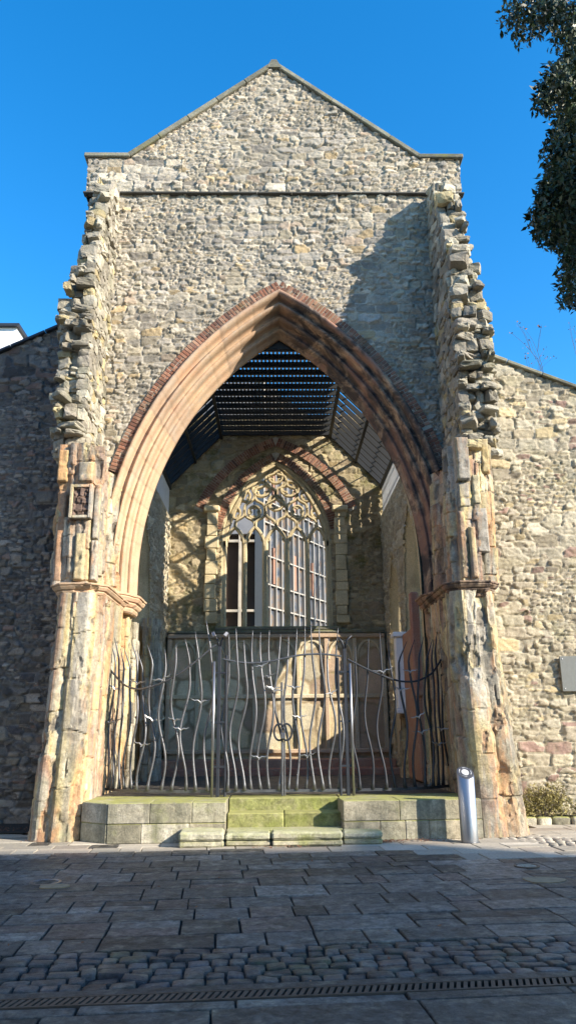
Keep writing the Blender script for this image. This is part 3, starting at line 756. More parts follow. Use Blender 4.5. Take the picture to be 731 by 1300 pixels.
for s in (-1,1):
    # lower pier
    A=[(2.96,14.35),(3.82,14.35),(3.78,13.2),(3.68,12.62),(3.56,12.47),(3.40,12.50),(3.34,12.42),(3.14,12.42),(3.02,12.54),(2.95,12.75),(2.98,13.3)]
    poly=mir(A,s)
    # need ccw loops
    ar=sum(poly[i][0]*poly[(i+1)%len(poly)][1]-poly[(i+1)%len(poly)][0]*poly[i][1] for i in range(len(poly)))
    if ar<0: poly=poly[::-1]
    def flare(X,Y,Z,s=s):
        k=np.clip((3.9-Z)/3.9,0,1); kk=k**1.6
        cx=s*(3.35 if s<0 else 3.38)
        X=X+s*kk*(.06 if s<0 else .14)*np.clip((np.abs(X)-3.1)/.5,-.15,1.2)
        Y=Y-kk*.16*np.clip((13.6-Y)/1.,0,1)
        X=X-s*.05*(1-k)
        return X,Y
    p=loft('pier',poly,0,3.80,.035,church,M_shaft,flare,.045,31+s,230,None,None,.85,.42,.020)
    cpoly=mir([(2.98,12.95),(2.98,12.66),(3.12,12.52),(3.48,12.52),(3.60,12.66),(3.66,13.3),(3.66,14.2),(2.98,14.2)],s)
    ar=sum(cpoly[i][0]*cpoly[(i+1)%len(cpoly)][1]-cpoly[(i+1)%len(cpoly)][0]*cpoly[i][1] for i in range(len(cpoly)))
    if ar<0: cpoly=cpoly[::-1]
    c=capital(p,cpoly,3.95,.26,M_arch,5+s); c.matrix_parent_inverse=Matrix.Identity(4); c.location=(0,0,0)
    # upper pier: weathered shafts and blocks
    B=[(3.0,14.3),(3.80,14.3),(3.80,12.75),(3.72,12.58),(3.50,12.55),(3.46,12.48),(3.14,12.48),(3.10,12.60),(2.98,12.66),(3.0,12.9),(3.12,13.1),(3.06,13.25),(3.2,13.5),(3.14,13.7),(3.24,13.9)]
    poly=mir(B,s)
    ar=sum(poly[i][0]*poly[(i+1)%len(poly)][1]-poly[(i+1)%len(poly)][0]*poly[i][1] for i in range(len(poly)))
    if ar<0: poly=poly[::-1]
    def fl2(X,Y,Z,s=s):
        k=np.clip((Z-4)/2.6,0,1); return X+s*.07*k,Y
    up=loft('upper_pier',poly,3.95,6.45,.035,church,M_shaft,fl2,.045,61+s,230,None,None,.45,.30,.030)
    # dressed blocks left standing on the front of the upper pier
    L_=[(3.14,3.38,5.72,6.52,.15,.1),(3.15,3.36,5.25,5.71,.06,.05),(3.62,3.78,5.9,6.55,-.02,.5),(3.40,3.55,5.3,5.85,.07,.4),(3.42,3.64,4.45,5.25,.05,.92),(3.12,3.26,4.0,5.2,.05,.7),(3.28,3.40,4.0,4.9,.10,.65)] if s>0 else [(-3.80,-3.60,5.75,6.35,.02,.5),(-3.42,-3.14,5.72,6.1,.10,.2),(-3.38,-3.20,4.0,4.82,.10,.45),(-3.12,-3.0,4.0,4.7,.06,.1),(-3.13,-3.02,4.72,5.7,.04,.0),(-3.75,-3.6,4.0,5.6,-.03,.7)]
    for a,b,z0_,z1_,pr_,t_ in L_:
        nn_=12; bx_=wallgrid('dressed_block',(0,12.52-pr_,0),(1,0,0),(0,-1,0),a,b,z0_,z1_,.02,M_shaft,church,None,.5,.6,.02,int(a*50)%97,None,(lambda t_: (lambda u,v,h,A,mask,B:(h-.06*np.clip(1-np.minimum(np.minimum(u-u.min(),u.max()-u),np.minimum(v-v.min(),v.max()-v))/.03,0,1)**2-.05*np.clip(fbm2(u*7,v*5,int(t_*90),3)-.1,0,1),A*0+t_,mask*0+1,B*0+.6)))(t_),mixs=0)
        bb=MB(); bb.box(a+.005,b-.005,12.60-pr_,12.85,z0_+.005,z1_-.005,(t_,1,.6)); o2=bb.build('dressed_block_body',M_shaft,bx_); o2.matrix_parent_inverse=Matrix.Identity(4)
    # inner respond under the chancel arch
    I=[(2.90,15.16),(3.4,15.16),(3.4,14.2),(3.12,14.2),(3.06,14.38),(2.98,14.5),(2.99,14.7),(2.90,14.85),(2.88,15.05)]
    poly=mir(I,s)
    if s>0: poly=[(x+.11,y) for x,y in poly]
    ar=sum(poly[i][0]*poly[(i+1)%len(poly)][1]-poly[(i+1)%len(poly)][0]*poly[i][1] for i in range(len(poly)))
    if ar<0: poly=poly[::-1]
    rs=loft('respond',poly,.45,3.9,.04,church,M_shaft,None,.035,81+s,150,None,None,.5,.13,.02)
    J=mir([(2.86,15.14),(2.86,14.62),(2.98,14.34),(3.12,14.16),(3.4,14.16),(3.4,15.14)],s)
    J=[(x+(.05 if s<0 else .13),y) for x,y in J]
    ar=sum(J[i][0]*J[(i+1)%len(J)][1]-J[(i+1)%len(J)][0]*J[i][1] for i in range(len(J)))
    if ar<0: J=J[::-1]
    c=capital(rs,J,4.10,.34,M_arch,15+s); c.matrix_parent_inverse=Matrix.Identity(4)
    if s<0:
        # carved dark panel
        wallgrid('carved_panel',(0,12.44,0),(1,0,0),(0,-1,0),-3.45,-3.19,5.12,5.60,.012,M_dkcarve,church,None,.07,.08,.06,7)
        fr_=MB(); fr_.box(-3.51,-3.455,12.36,12.6,5.06,5.66,(.1,1,.5),bev=.01); fr_.box(-3.185,-3.13,12.36,12.6,5.06,5.66,(.1,1,.5),bev=.01); fr_.box(-3.454,-3.186,12.37,12.6,5.605,5.66,(.3,1,.5),bev=.01); fr_.box(-3.454,-3.186,12.37,12.6,5.06,5.115,(.3,1,.5),bev=.01); fr_.build('panel_frame',M_shaft,church)

# ---- chancel side walls with pointed openings
def side(s):
    X=s*2.95
    # (centre D, half width, spring z, R)
    ops=[(16.05,.95,4.4,2.6),(18.55,.85,4.05,2.3)] if s>0 else [(16.3,1.05,4.2,2.9)]
    def keep(u,v):
        k=np.ones(u.shape,bool)
        for c,hw,zs,R in ops: k&=~((v<archz(hw,zs,R,.03,c)(u))&(v>(.6 if s<0 else 1.0)))
        return k
    o=wallgrid('side_wall',(X,0,0),(0,1,0),(-s,0,0),15.3,20.36,.45,7.2,.026,M_side,church,keep,.26,.13,.065,40+s)
    mb=MB()
    for c,hw,zs,R in ops:
        prof=[(-.10,-.035),(-.02,-.05),(0,-.03),(.02,.03),(.06,.05),(.08,.10),(.12,.14),(.14,.2),(.14,.6),(-.1,.62)]
        archsweep(mb,hw,zs,R,prof,.5,20,lambda x,z,d:(X+s*d,x,z),c)
    mb.build('side_arch',M_trac,church,True)
    b=MB(); xs=np.linspace(15.36,20.3,70)
    for a,c_ in zip(xs[:-1],xs[1:]):
        z0=.4
        for c,hw,zs,R in ops:
            if abs((a+c_)/2-c)<hw: z0=float(archz(hw,zs,R,.1,c)((a+c_)/2)); z0=max(z0,.4)
        b.add([(X+s*.62,a,z0),(X+s*.62,c_,z0),(X+s*.62,c_,7.2),(X+s*.62,a,7.2)],[(0,1,2,3)])
    b.box(min(X-s*.03,X+s*.65),max(X-s*.03,X+s*.65),15.36,20.3,7.2,7.28)
    b.build('wall_top',M_side,church)
    # sill under the openings
    q=MB()
    if s>0:
        q.box(X+.0,X+.6,17.6,19.5,.4,2.3,bev=.02); q.build('window_sill',M_rered,church)
        # pale monument and red slabs against the wall
        q=MB(); q.box(X-.16,X-.02,15.5,16.9,.58,3.6,(.4,1,.5),bev=.03); q.box(X-.20,X-.02,15.42,15.62,2.2,4.3,(.1,1,.6),bev=.03); q.build('red_panel',M_redst,church)
        q=MB(); q.box(X-.30,X-.02,16.95,17.25,2.0,3.55,bev=.02); q.box(X-.36,X-.02,16.9,17.3,3.55,3.66,bev=.015); q.box(X-.34,X-.02,16.92,17.28,1.9,2.0,bev=.015); q.build('monument',M_white,church)
        loft('broken_jamb',[(X-.2,17.35),(X-.02,17.35),(X-.02,17.62),(X-.2,17.62)],.55,3.2,.05,church,M_shaft,None,.04,441,60,None,None,.4,.16,.03)
    else:
        q=MB(); q.box(X-2.2,X-.9,15.0,20.5,0.4,6.8,(.2,1,.2)); q.build('vestry_block',M_left,church)
        po=[(-2.92,16.85),(-2.66,16.82),(-2.52,17.0),(-2.55,17.3),(-2.66,17.45),(-2.92,17.45)]
        loft('broken_jamb',po,.55,4.0,.04,church,M_broken,lambda X,Y,Z:(X-.10*np.clip((Z-2.6)/1.7,0,1),Y),.05,333,120,None,None,.4,.16,.03)
        loft('broken_jamb',[(-2.96,15.3),(-2.84,15.28),(-2.80,15.4),(-2.84,15.55),(-2.96,15.55)],.55,3.7,.04,church,M_broken,None,.04,335,80,None,None,.4,.16,.03)
side(-1); side(1)
# stump just inside on the left (broken jamb with a lit edge)
# ---- far wall
FD=20.3
zwin=archz(1.5,6.5,2.67,-.0)
def fkeep(u,v): return ~((v<zwin(u))&(v>4.22))
def fmod(u,v,h,A,mask,B): return h,A,mask,B
wallgrid('east_wall',(0,FD,0),(1,0,0),(0,-1,0),-3.0,3.0,.45,10.3,.028,M_inner,church,fkeep,.33,.19,.055,77,None,fmod)
mb=MB(); archsweep(mb,1.5,6.5,2.67,[(-.02,-.02),(.02,-.03),(.05,.02),(.10,.10),(.10,.5),(-.1,.52)],4.2,24,lambda x,z,d:(x,FD+d,z))
mb.build('window_reveal',M_trac,church,True)
mb=MB()
for a,b_ in ((-3,-1.5),(1.5,3)): mb.add([(a,FD+.55,.4),(b_,FD+.55,.4),(b_,FD+.55,10.3),(a,FD+.55,10.3)],[(3,2,1,0)])
mb.add([(-1.5,FD+.55,.4),(1.5,FD+.55,.4),(1.5,FD+.55,4.2),(-1.5,FD+.55,4.2)],[(3,2,1,0)])
xs=np.linspace(-1.5,1.5,30)
for a,b_ in zip(xs[:-1],xs[1:]):
    mb.add([(a,FD+.55,max(6.4,float(zwin(a)))),(b_,FD+.55,max(6.4,float(zwin(b_)))),(b_,FD+.55,10.3),(a,FD+.55,10.3)],[(3,2,1,0)])
mb.box(-3,3,FD+.0,FD+.55,10.3,10.36)
mb.build('wall_back',M_inner,church)
brickring('brick_arch',1.5,6.5,2.67,-.26,-.03,FD-.07,FD+.1,6.9,.07)
brickring('brick_arch',1.5,6.1,2.67,-1.05,-.80,FD-.09,FD+.1,7.5,.07)
mb=MB()
for s in (-1,1):
    mb=MB()
    xa,xb=(s*1.62,s*1.92); x0,x1=min(xa,xb),max(xa,xb); z=4.3
    while z<7.35:
        h=random.uniform(.22,.42); h=min(h,7.4-z+.02); mb.box(x0+random.uniform(-.03,.03),x1+random.uniform(-.03,.05),FD-.16,FD+.05,z+.005,z+h-.005,(random.random(),1,.7),bev=.02); z+=h
    mb.box(x0-.07,x1+.07,FD-.24,FD+.05,7.40,7.56,(.9,1,.8),bev=.03)
    mb.build('window_respond',M_trac,church)
# ---- window tracery
win=mk('window',[(0,0,0)],[],None,church) if False else None
TD=FD+.12
mb=MB()
def W(zx,zy):    # from the enlarged crop to the wall plane
    p=P(270+zx/4.3,580+zy/4.3,TD); return Vector((p.x,TD,p.z))
def bar(pts,wd=.045,dp=.09): mb.tube([Vector(p) for p in pts],1,6,flat=(dp,wd*1.3))
def curve(pts,n=10):
    P4=[pts[0]]+list(pts)+[pts[-1]]; out=[]
    for i in range(1,len(P4)-2):
        for k in range(n):
            t=k/n; p0,p1,p2,p3=P4[i-1:i+3]
            out.append(.5*((2*p1)+(p2-p0)*t+(2*p0-5*p1+4*p2-p3)*t*t+(3*p1-p0-3*p2+p3)*t**3))
    return out+[pts[-1]]
xm=[-1.42,-.86,-.30,.30,.86,1.42]
for i in (1,2,3,4): bar([(xm[i],TD,4.2),(xm[i],TD,6.55)],.05 if i in(1,4) else .065,.13)
for x in (-1.42,1.42): bar([(x,TD,4.2),(x,TD,6.6)],.05,.13)
def V3(x,z): return Vector((x,TD,z))
for i in range(5):       # light heads: cinquefoil pointed arches
    a,b_=xm[i],xm[i+1]; c=(a+b_)/2; hw=(b_-a)/2
    for s in (-1,1):
        bar(curve([V3(c+s*hw,6.42),V3(c+s*hw*.86,6.66),V3(c+s*hw*.45,6.88),V3(c,7.02)]),.04,.11)
        bar(curve([V3(c+s*hw*.92,6.60),V3(c+s*hw*.62,6.64),V3(c+s*hw*.66,6.76)],6),.014,.05)
        
# reticulated ogee net
def net(x0,z0,x1,z1,bow):
    d=Vector((x1-x0,0,z1-z0)); n=Vector((-d.z,0,d.x)).normalized()
    a=V3(x0,z0); b_=V3(x1,z1)
    return curve([a,a+d*.3+n*bow,a+d*.7-n*bow,b_],8)
rows=[(7.02,[-1.14,-.58,0,.58,1.14]),(7.5,[-.88,-.30,.30,.88]),(7.98,[-.6,0,.6]),(8.36,[-.3,.3]),(8.72,[0])]
inside=lambda x,z: z<float(archz(1.5,6.5,2.67,.06)(x))
for (za,XA),(zb2,XB) in zip(rows[:-1],rows[1:]):
    for xa in XA:
        for xb in XB:
            if abs(xa-xb)<.42 and inside(xb,zb2): bar(net(xa,za,xb,zb2,.05*(1 if xb>xa else -1)),.034,.10)
def foil(cx,cz,r,n=4,ph=0,sx=1.):
    bar([V3(cx+sx*r*math.cos(t),cz+r*math.sin(t)) for t in np.linspace(0,2*math.pi,25)],.03,.09)
    pts=[]
    for t in np.linspace(0,2*math.pi,65):
        rr=r*(.50+.38*abs(math.cos(n/2*(t+ph)))); pts.append(V3(cx+sx*rr*math.cos(t),cz+rr*math.sin(t)))
    bar(pts,.022,.06)
foil(0,8.50,.20); foil(-.40,8.13,.22,4,0,1.15); foil(.40,8.13,.22,4,0,1.15); foil(0,7.72,.22,4,.785)
for s in (-1,1):
    foil(s*.60,7.45,.18,4,.785,.9); foil(s*1.12,7.42,.16,4,0,.8); foil(s*.86,7.92,.16,3,1.57,.9)
for s in (-1,1): bar(curve([V3(s*1.42,6.45),V3(s*1.38,6.9),V3(s*1.16,7.5),V3(s*.75,8.2),V3(s*.36,8.6),V3(0,8.86)]),.06,.13)
tr=mb.build('window_tracery',M_trac,church,False)
q=MB(); q.box(-1.62,1.62,FD-.28,FD+.5,4.10,4.21,bev=.03); q.box(-2.85,2.85,FD-.30,FD+.02,4.02,4.10,(.1,1,.1),bev=.02)
o=q.build('window_sill',M_coping,church)
# ---- reredos below
mb=MB(); y0=FD-.16
mb.box(-2.85,2.85,y0,FD+.02,.58,4.02,(.4,1,.6))
for x0,x1 in ((-2.75,-2.1),(-2.0,-1.35),(-1.25,-.62),(-.52,.52),(.62,1.25),(1.35,2.0),(2.1,2.75)):
    pass
for x in (-2.8,-2.05,-1.3,-.57,.57,1.3,2.05,2.8):
    mb.box(x-.055,x+.055,y0-.09,y0+.01,1.0,3.9,(random.random(),1,.6),bev=.015)
for zz_,pr in ((3.9,.13),(2.35,.10),(1.0,.12),(.6,.2)):
    mb.box(-2.85,2.85,y0-pr,y0+.01,zz_,zz_+.11,(random.random(),1,.6),bev=.02)
for a,b_ in zip((-2.8,-2.05,-1.3,-.57,.57,1.3,2.05),(-2.05,-1.3,-.57,.57,1.3,2.05,2.8)):
    hw=(b_-a)/2-.06; c=(a+b_)/2
    for s in (-1,1):
        mb.tube([Vector((c+s*hw*math.cos(t),y0-.03,3.35+ .5*math.sin(t)*(hw/.35)**.3)) for t in np.linspace(0,math.pi/2,9)],.035,6)
rr_=mb.build('reredos',M_rered,church)
o=wallgrid('panel_face',(0,y0-.004,0),(1,0,0),(0,-1,0),-2.84,2.84,.6,4.0,.03,M_rered,rr_,None,.8,.7,.022,205,None,None,mixs=0); o.matrix_parent_inverse=Matrix.Identity(4)
# floor & steps inside the chancel
mb=MB()
mb.box(-3.5,3.5,13.3,20.3,.2,.555,(.3,1,.5)); 
prop(mb.build('chancel_floor',M_flag,church))
mb=MB(); mb.box(-2.9,2.9,18.6,20.2,.5,.70,(.2,1,.5),bev=.02); mb.box(-2.9,2.9,19.3,20.2,.68,.88,(.6,1,.5),bev=.02)
mb.build('altar_step',M_redst,church)

# ---- slatted canopy roof
RX,RZ,EX,EZ=1.55,9.68,2.98,8.2
roof=MB()
def seg(mbx,x0,z0,x1,z1,y0,y1,h,dz=0):
    d=Vector((x1-x0,0,z1-z0)); L=d.length; a=math.atan2(d.z,d.x)
    M=Matrix.Translation((x0,0,z0))@Matrix.Rotation(-a,4,'Y')
    mbx.box(0,L,y0,y1,dz,dz+h,M=M)
y=15.42
# long thin battens on top
for i in range(34):
    x=-RX+.05+i*(2*RX-.1)/33
    roof.box(x-.030,x+.030,15.2,20.3,RZ+.145,RZ+.165)
for s in (-1,1):
    for k in range(3):
        t=(k+.5)/3; x=s*(RX+(EX-RX)*t); z=RZ+(EZ-RZ)*t
        roof.box(x-.018,x+.018,15.4,20.3,z+.162,z+.18)
rf=roof.build('canopy_roof',M_pale,church)
def frame(y):
    f=MB()
    f.box(-RX,RX,y,y+.05,RZ+.010,RZ+.140)
    for s in (-1,1):
        a=(s*RX,RZ);b_=(s*EX,EZ)
        vs=[(a[0],y,a[1]-.012),(b_[0],y,b_[1]-.04),(b_[0],y,b_[1]+.165),(a[0],y,a[1]+.142)]
        vs+= [(x,y+.05,z) for x,_,z in vs]
        f.add(vs,[(0,1,2,3),(7,6,5,4),(0,4,5,1),(1,5,6,2),(2,6,7,3),(3,7,4,0)])
    return f
f0=frame(0).build('rib',M_black,rf); f0.matrix_parent_inverse=Matrix.Identity(4); f0.location=(0,15.20,0)
for i in range(1,14):
    c=f0.copy(); COL.objects.link(c); c.parent=rf; c.location=(0,15.20+i*.385,0)
q=MB(); q.box(-.75,.85,15.16,15.195,RZ+.03,10.35); o=q.build('fascia',M_black,rf); o.matrix_parent_inverse=Matrix.Identity(4)
q=MB()
for s in (-1,1):
    q.box(s*RX-.04,s*RX+.04,15.4,20.3,RZ-.10,RZ-.004)
    q.box(min(s*(EX-.06),s*(EX+.06)),max(s*(EX-.06),s*(EX+.06)),15.4,20.3,EZ-.12,EZ-.01)
    xm_=(RX+EX)/2; zm=(RZ+EZ)/2
    q.box(s*xm_-.03,s*xm_+.03,15.4,20.3,zm-.09,zm-.01)
for o in q.build_split('purlin',M_black,rf): o.matrix_parent_inverse=Matrix.Identity(4)
for s in (-1,1):
    q=MB()
    y=15.45
    while y<20.2:
        q.box(min(s*2.97,s*3.0),max(s*2.97,s*3.0),y,y+.13,7.25,8.12); y+=.165
    q.box(min(s*3.0,s*3.04),max(s*3.0,s*3.04),15.4,20.25,7.5,7.56); q.box(min(s*3.0,s*3.04),max(s*3.0,s*3.04),15.4,20.25,7.9,7.96)
    o=q.build('side_boards',M_pale,rf); o.matrix_parent_inverse=Matrix.Identity(4)

# ------------------------------------------------------------------ aisle walls
def rtop(u): return 9.13-(u-4.3)*.42
def rmod(u,v,h,A,mask,B): return h,A,mask,B
rw=empty('stone_wall',(6.5,14.35,0),'sunlit cream rubble aisle wall with sloping top right of the arch','wall')
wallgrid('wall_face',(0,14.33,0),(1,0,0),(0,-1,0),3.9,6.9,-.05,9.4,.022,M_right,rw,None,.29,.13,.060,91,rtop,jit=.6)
mb=MB()
mb.add([(3.9,15,-.05),(6.9,15,-.05),(6.9,15,float(rtop(6.9))),(3.9,15,float(rtop(3.9)))],[(0,1,2,3)]); mb.add([(6.9,14.3,-.05),(6.9,15,-.05),(6.9,15,8.03),(6.9,14.3,8.03)],[(3,2,1,0)])
mb.build('wall_back',M_right,rw)
mb=MB(); a=math.atan(.42)
for i in range(4):
    M=Matrix.Translation((4.12+i*.7,0,float(rtop(4.12+i*.7))))@Matrix.Rotation(a,4,'Y'); L=.7/math.cos(a)
    mb.box(.005,L-.005,14.22,15.05,.0,.075+random.gauss(0,.004),(random.random(),1,random.random()),M,bev=.012)
mb.build('coping',M_coping,rw)
def ltop(u): return np.where(u>-4.32,9.60,9.14+(u+5.72)*.5)
def lmod(u,v,h,A,mask,B):
    return h,A,mask,B
lw=empty('stone_wall',(-6.5,14.35,0),'shaded dark grey rubble aisle wall with sloping top left of the arch','wall')
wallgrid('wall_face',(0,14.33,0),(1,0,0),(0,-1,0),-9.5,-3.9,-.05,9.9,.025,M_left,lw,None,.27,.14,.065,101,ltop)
mb=MB()
mb.add([(-3.9,15,-.05),(-9.5,15,-.05),(-9.5,15,float(ltop(-9.5))),(-3.9,15,9.6)],[(3,2,1,0)]); mb.add([(-9.5,14.3,-.05),(-9.5,15,-.05),(-9.5,15,7.2),(-9.5,14.3,7.2)],[(0,1,2,3)])
mb.build('wall_back',M_left,lw)
mb=MB(); a=math.atan(.5)
for i in range(8):
    x=-9.55+i*.68; M=Matrix.Translation((x,0,9.14+(x+5.72)*.5))@Matrix.Rotation(-a,4,'Y'); L=.68/math.cos(a)
    mb.box(.003,L-.003,14.2,15.05,0,.06,(random.random()*.3,1,.1),M,bev=.01)
mb.build('coping',M_slatecope if 'M_slatecope' in globals() else M_dkiron,lw)
# slate plaque
pa=P(706,834,14.22); pb=P(768,878,14.22)
pq=empty('plaque',(5.6,14.25,2.2),'grey slate plaque fixed to the cream rubble wall','plaque')
mb=MB(); mb.box(5.26,5.98,14.215,14.26,2.22,2.86,bev=.006); mb.build('slab',M_slate,pq)
mb=MB()
for x in (5.31,5.93):
    for z in (2.27,2.81): mb.lathe([(.012,-.006),(.012,.006)],10,(0,0,0)); 
mb=MB()
for x in (5.31,5.93):
    for z in (2.27,2.81): mb.box(x-.01,x+.01,14.205,14.216,z-.01,z+.01,bev=.003)
for r_ in range(7):
    x=5.38
    while x<5.86:
        break
mb.build_split('screw',M_pale,pq)

# ------------------------------------------------------------------ plinths and steps
def plinth(poly,label,ztop=.56):
    e=empty('stone_plinth',(sum(p[0] for p in poly)/len(poly),sum(p[1] for p in poly)/len(poly),0),label,'plinth')
    return e
def blockrow(mb,p0,p1,depth,z0,z1,lens):
    d=Vector((p1[0]-p0[0],p1[1]-p0[1],0)); L=d.length; a=math.atan2(d.y,d.x); u=0;k=0
    while u<L-.02:
        l=min(lens[k%len(lens)],L-u); 
        if L-u-l<.15: l=L-u
        M=Matrix.Translation((p0[0],p0[1],0))@Matrix.Rotation(a,4,'Z')
        mb.box(u+.002,u+l-.002,0+random.gauss(0,.002),depth,z0,z1,(random.random(),1,random.random()),M,bev=.010); u+=l;k+=1
FY=12.02
e=plinth([(-2.5,12),(-.8,13)],'pale mossy stone plinth left of the steps under the railing')
mb=MB(); blockrow(mb,(-2.50,FY-.03),(-.76,FY+.02),.6,0,.27,[.5,.7,.6]); blockrow(mb,(-2.50,FY-.04),(-.76,FY+.01),.62,.274,.56,[.62,.62])
blockrow(mb,(-2.97,FY+.33),(-2.51,FY-.02),.5,0,.27,[.9]); blockrow(mb,(-2.97,FY+.32),(-2.51,FY-.03),.5,.274,.558,[.9])
mb.box(-2.95,-.77,12.5,13.4,0,.553,(.5,1,.7)); mb.build('block',M_plinth,e)
e=plinth([(1,12),(3.1,13)],'pale mossy stone plinth right of the steps behind the bollard')
mb=MB(); blockrow(mb,(.98,FY+.02),(3.08,FY+.14),.6,0,.27,[.55,.38,.36,.5]); blockrow(mb,(.98,FY+.01),(3.08,FY+.13),.62,.274,.56,[.85,1.1])
mb.box(.99,3.05,12.6,13.4,0,.553,(.5,1,.7)); mb.build('block',M_plinth,e)
def step(label,boxes,mat,loc):
    e=MB()
    for b_ in boxes: e.box(*b_[:6],(random.random(),1,random.random()),bev=b_[6])
    o=e.build('stone_step',mat); return prop(o,label,'step','stone steps up to the gate')
step('upper green mossy riser step directly under the iron gate',[(-.755,.975,12.72,13.4,.18,.555,.012)],M_moss,None)
step('middle green mossy step between the two plinths',[(-.755,.10,12.30,12.80,.1,.375,.015),(.105,.975,12.30,12.80,.1,.378,.015)],M_moss,None)
mb=MB()
for (x0,x1,y0,y1,z1,rz) in ((-1.40,-.76,11.54,12.02,.20,.05),(-.735,-.09,11.60,12.0,.175,-.015),(-.08,.93,11.57,12.02,.19,.02),(.95,1.52,11.66,12.05,.17,-.05)):
    M=Matrix.Translation(((x0+x1)/2,(y0+y1)/2,0))@Matrix.Rotation(rz,4,'Z'); hx=(x1-x0)/2-.004; hy=(y1-y0)/2
    mb.box(-hx,hx,-hy+.03,hy,0,.08,(random.random(),1,.4),M,bev=.02); mb.box(-hx-.006,hx+.0,-hy,hy,.082,z1,(random.random(),1,.7),M,bev=.028)
o=mb.build('stone_step',M_stepbl)
bm_=__import__('bmesh').new(); bm_.from_mesh(o.data); __import__('bmesh').ops.subdivide_edges(bm_,edges=[e for e in bm_.edges if e.calc_length()>.12],cuts=7,use_grid_fill=True); bm_.to_mesh(o.data); bm_.free()
for v_ in o.data.vertices:
    a_=np.array([v_.co.x]);b__=np.array([v_.co.y]);c_=np.array([v_.co.z]); q_=float(fbm3(a_*4,b__*4,c_*4,3,3)[0]); v_.co.y+=.05*q_; v_.co.z+=.022*q_*(1 if v_.co.z>.1 else 0)
prop(o,'lowest cracked cream stone step of four worn blocks on the paving','step','stone steps up to the gate')
step('plain stone base course tucked behind the lowest step',[(-.75,.97,12.03,12.5,0,.175,.01)],M_stepbl,None)

# ------------------------------------------------------------------ iron gate and railings
def railpath(kind):
    pass
ZB=.64
def wavy(x,y,z0,z1,ph,amp,lean,mbx,dirn=(1,0)):
    n=26; pts=[];rr=[]
    for i in range(n+1):
        t=i/n; z=z0+(z1-z0)*t
        o=amp*math.sin(2*math.pi*(t*1.25+ph))*(.35+.65*math.sin(math.pi*min(1,t*1.3)))+lean*max(0,t-.86)*2.2
        o2=.4*amp*math.cos(2*math.pi*(t*1.1+ph*1.7))
        pts.append((x+dirn[0]*o-dirn[1]*o2,y+dirn[1]*o+dirn[0]*o2,z))
        rr.append(.0195 if t<.82 else .0195*(1-(t-.82)/.18*.75))
    rr[0]=.034; rr[1]=.026
    mbx.tube(pts,rr,8)
    return pts
def birdmesh(mbx,p,sc,ang,tilt):
    M=Matrix.Translation(p)@Matrix.Rotation(ang,4,'Z')@Matrix.Rotation(tilt,4,'Y')
    for s in (-1,1):
        prev=None; pts=[Vector((0,0,0)),Vector((s*.05,0,.035)),Vector((s*.10,-.01,.03)),Vector((s*.155,-.015,.055))]
        pts=[M@(q*sc) for q in pts]
        mbx.tube(pts,[.013,.013,.009,.003],5)
    mbx.tube([M@Vector((0,-.05*sc,-.02)),M@Vector((0,.05*sc,.01))],[.006,.014],5)
def railing(name,label,cat,pts2,zt,nbars,seed,birds,iron,swag,leans,group=None,stile=None):
    r=random.Random(seed)
    a=Vector(pts2[0]);b_=Vector(pts2[-1]); root=empty(name,((a.x+b_.x)/2,(a.y+b_.y)/2,.56),label,cat,group)
    def at(t):
        n=len(pts2)-1; i=min(int(t*n),n-1); f=t*n-i; return Vector(pts2[i]).lerp(Vector(pts2[i+1]),f)
    m=MB(); pp=[]
    for i in range(25):
        q=at(i/24); pp.append((q.x,q.y,ZB))
    m.tube(pp,1,4,flat=(.022,.03)); m.build('bottom_rail',iron,root)
    m=MB(); pp=[]
    for i in range(33):
        t=i/32; q=at(t); pp.append((q.x,q.y-.03,swag(t)))
    m.tube(pp,.017,8); m.build('top_rail',iron,root)
    allp=[]
    for i in range(nbars):
        t=(i+.5)/nbars; q=at(t); d=(at(min(1,t+.02))-at(max(0,t-.02))).normalized()
        m=MB(); z1=zt(t)+r.uniform(-.12,.12)
        ps=wavy(q.x,q.y,ZB+.01,z1,r.random()*.3+.12*i,.062+.03*r.random(),leans(t),m,(d.x,d.y)); o=m.build('bar',iron,root,True); allp.append(ps)
    for k in range(birds):
        ps=r.choice(allp); j=r.randint(5,20); m=MB(); birdmesh(m,Vector(ps[j])+Vector((r.uniform(-.03,.03),-.045,0)),r.uniform(.75,1.15),r.uniform(-.5,.5),r.uniform(-.4,.4)); m.build('bird_ornament',M_bird,root)
    return root
GY=12.98
L=[(-2.93,13.75),(-2.6,13.42),(-2.2,13.2),(-1.6,13.06),(-1.02,GY)]
Rr=[(1.2,GY),(1.8,13.06),(2.3,13.2),(2.7,13.42),(2.98,13.75)]
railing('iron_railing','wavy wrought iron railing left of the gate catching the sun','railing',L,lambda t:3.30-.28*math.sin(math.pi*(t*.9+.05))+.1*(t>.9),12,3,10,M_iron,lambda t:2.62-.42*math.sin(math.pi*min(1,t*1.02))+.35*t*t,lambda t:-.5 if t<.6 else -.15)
railing('iron_railing','wavy iron railing right of the gate with shade put into its dark colour','railing',Rr,lambda t:3.0+.28*t,11,8,7,M_dkiron,lambda t:2.75-.42*math.sin(math.pi*min(1,t*1.0+.02))+.05*t,lambda t:.45 if t>.35 else .1)  # same ironwork as the left, its shade painted in by a darker metal
gate=railing('iron_gate','double wrought iron gate of wavy bars with tiny birds and a padlock','gate',[(-.90,GY),(1.10,GY)],lambda t:3.12+.1*math.sin(3*t),14,5,9,M_iron,lambda t:2.74-.07*math.sin(math.pi*t*2)+.12*max(0,t-.75),lambda t:.05)
def gpart(m,name,mat): return m.build(name,mat,gate,False)
m=MB(); m.tube([(.085,GY-.03,.57),(.085,GY-.03,2.35)],.02,8); m.tube([(.125,GY-.03,.57),(.125,GY-.03,2.2)],.014,8); gpart(m,'meeting_stile',M_iron)
m=MB()
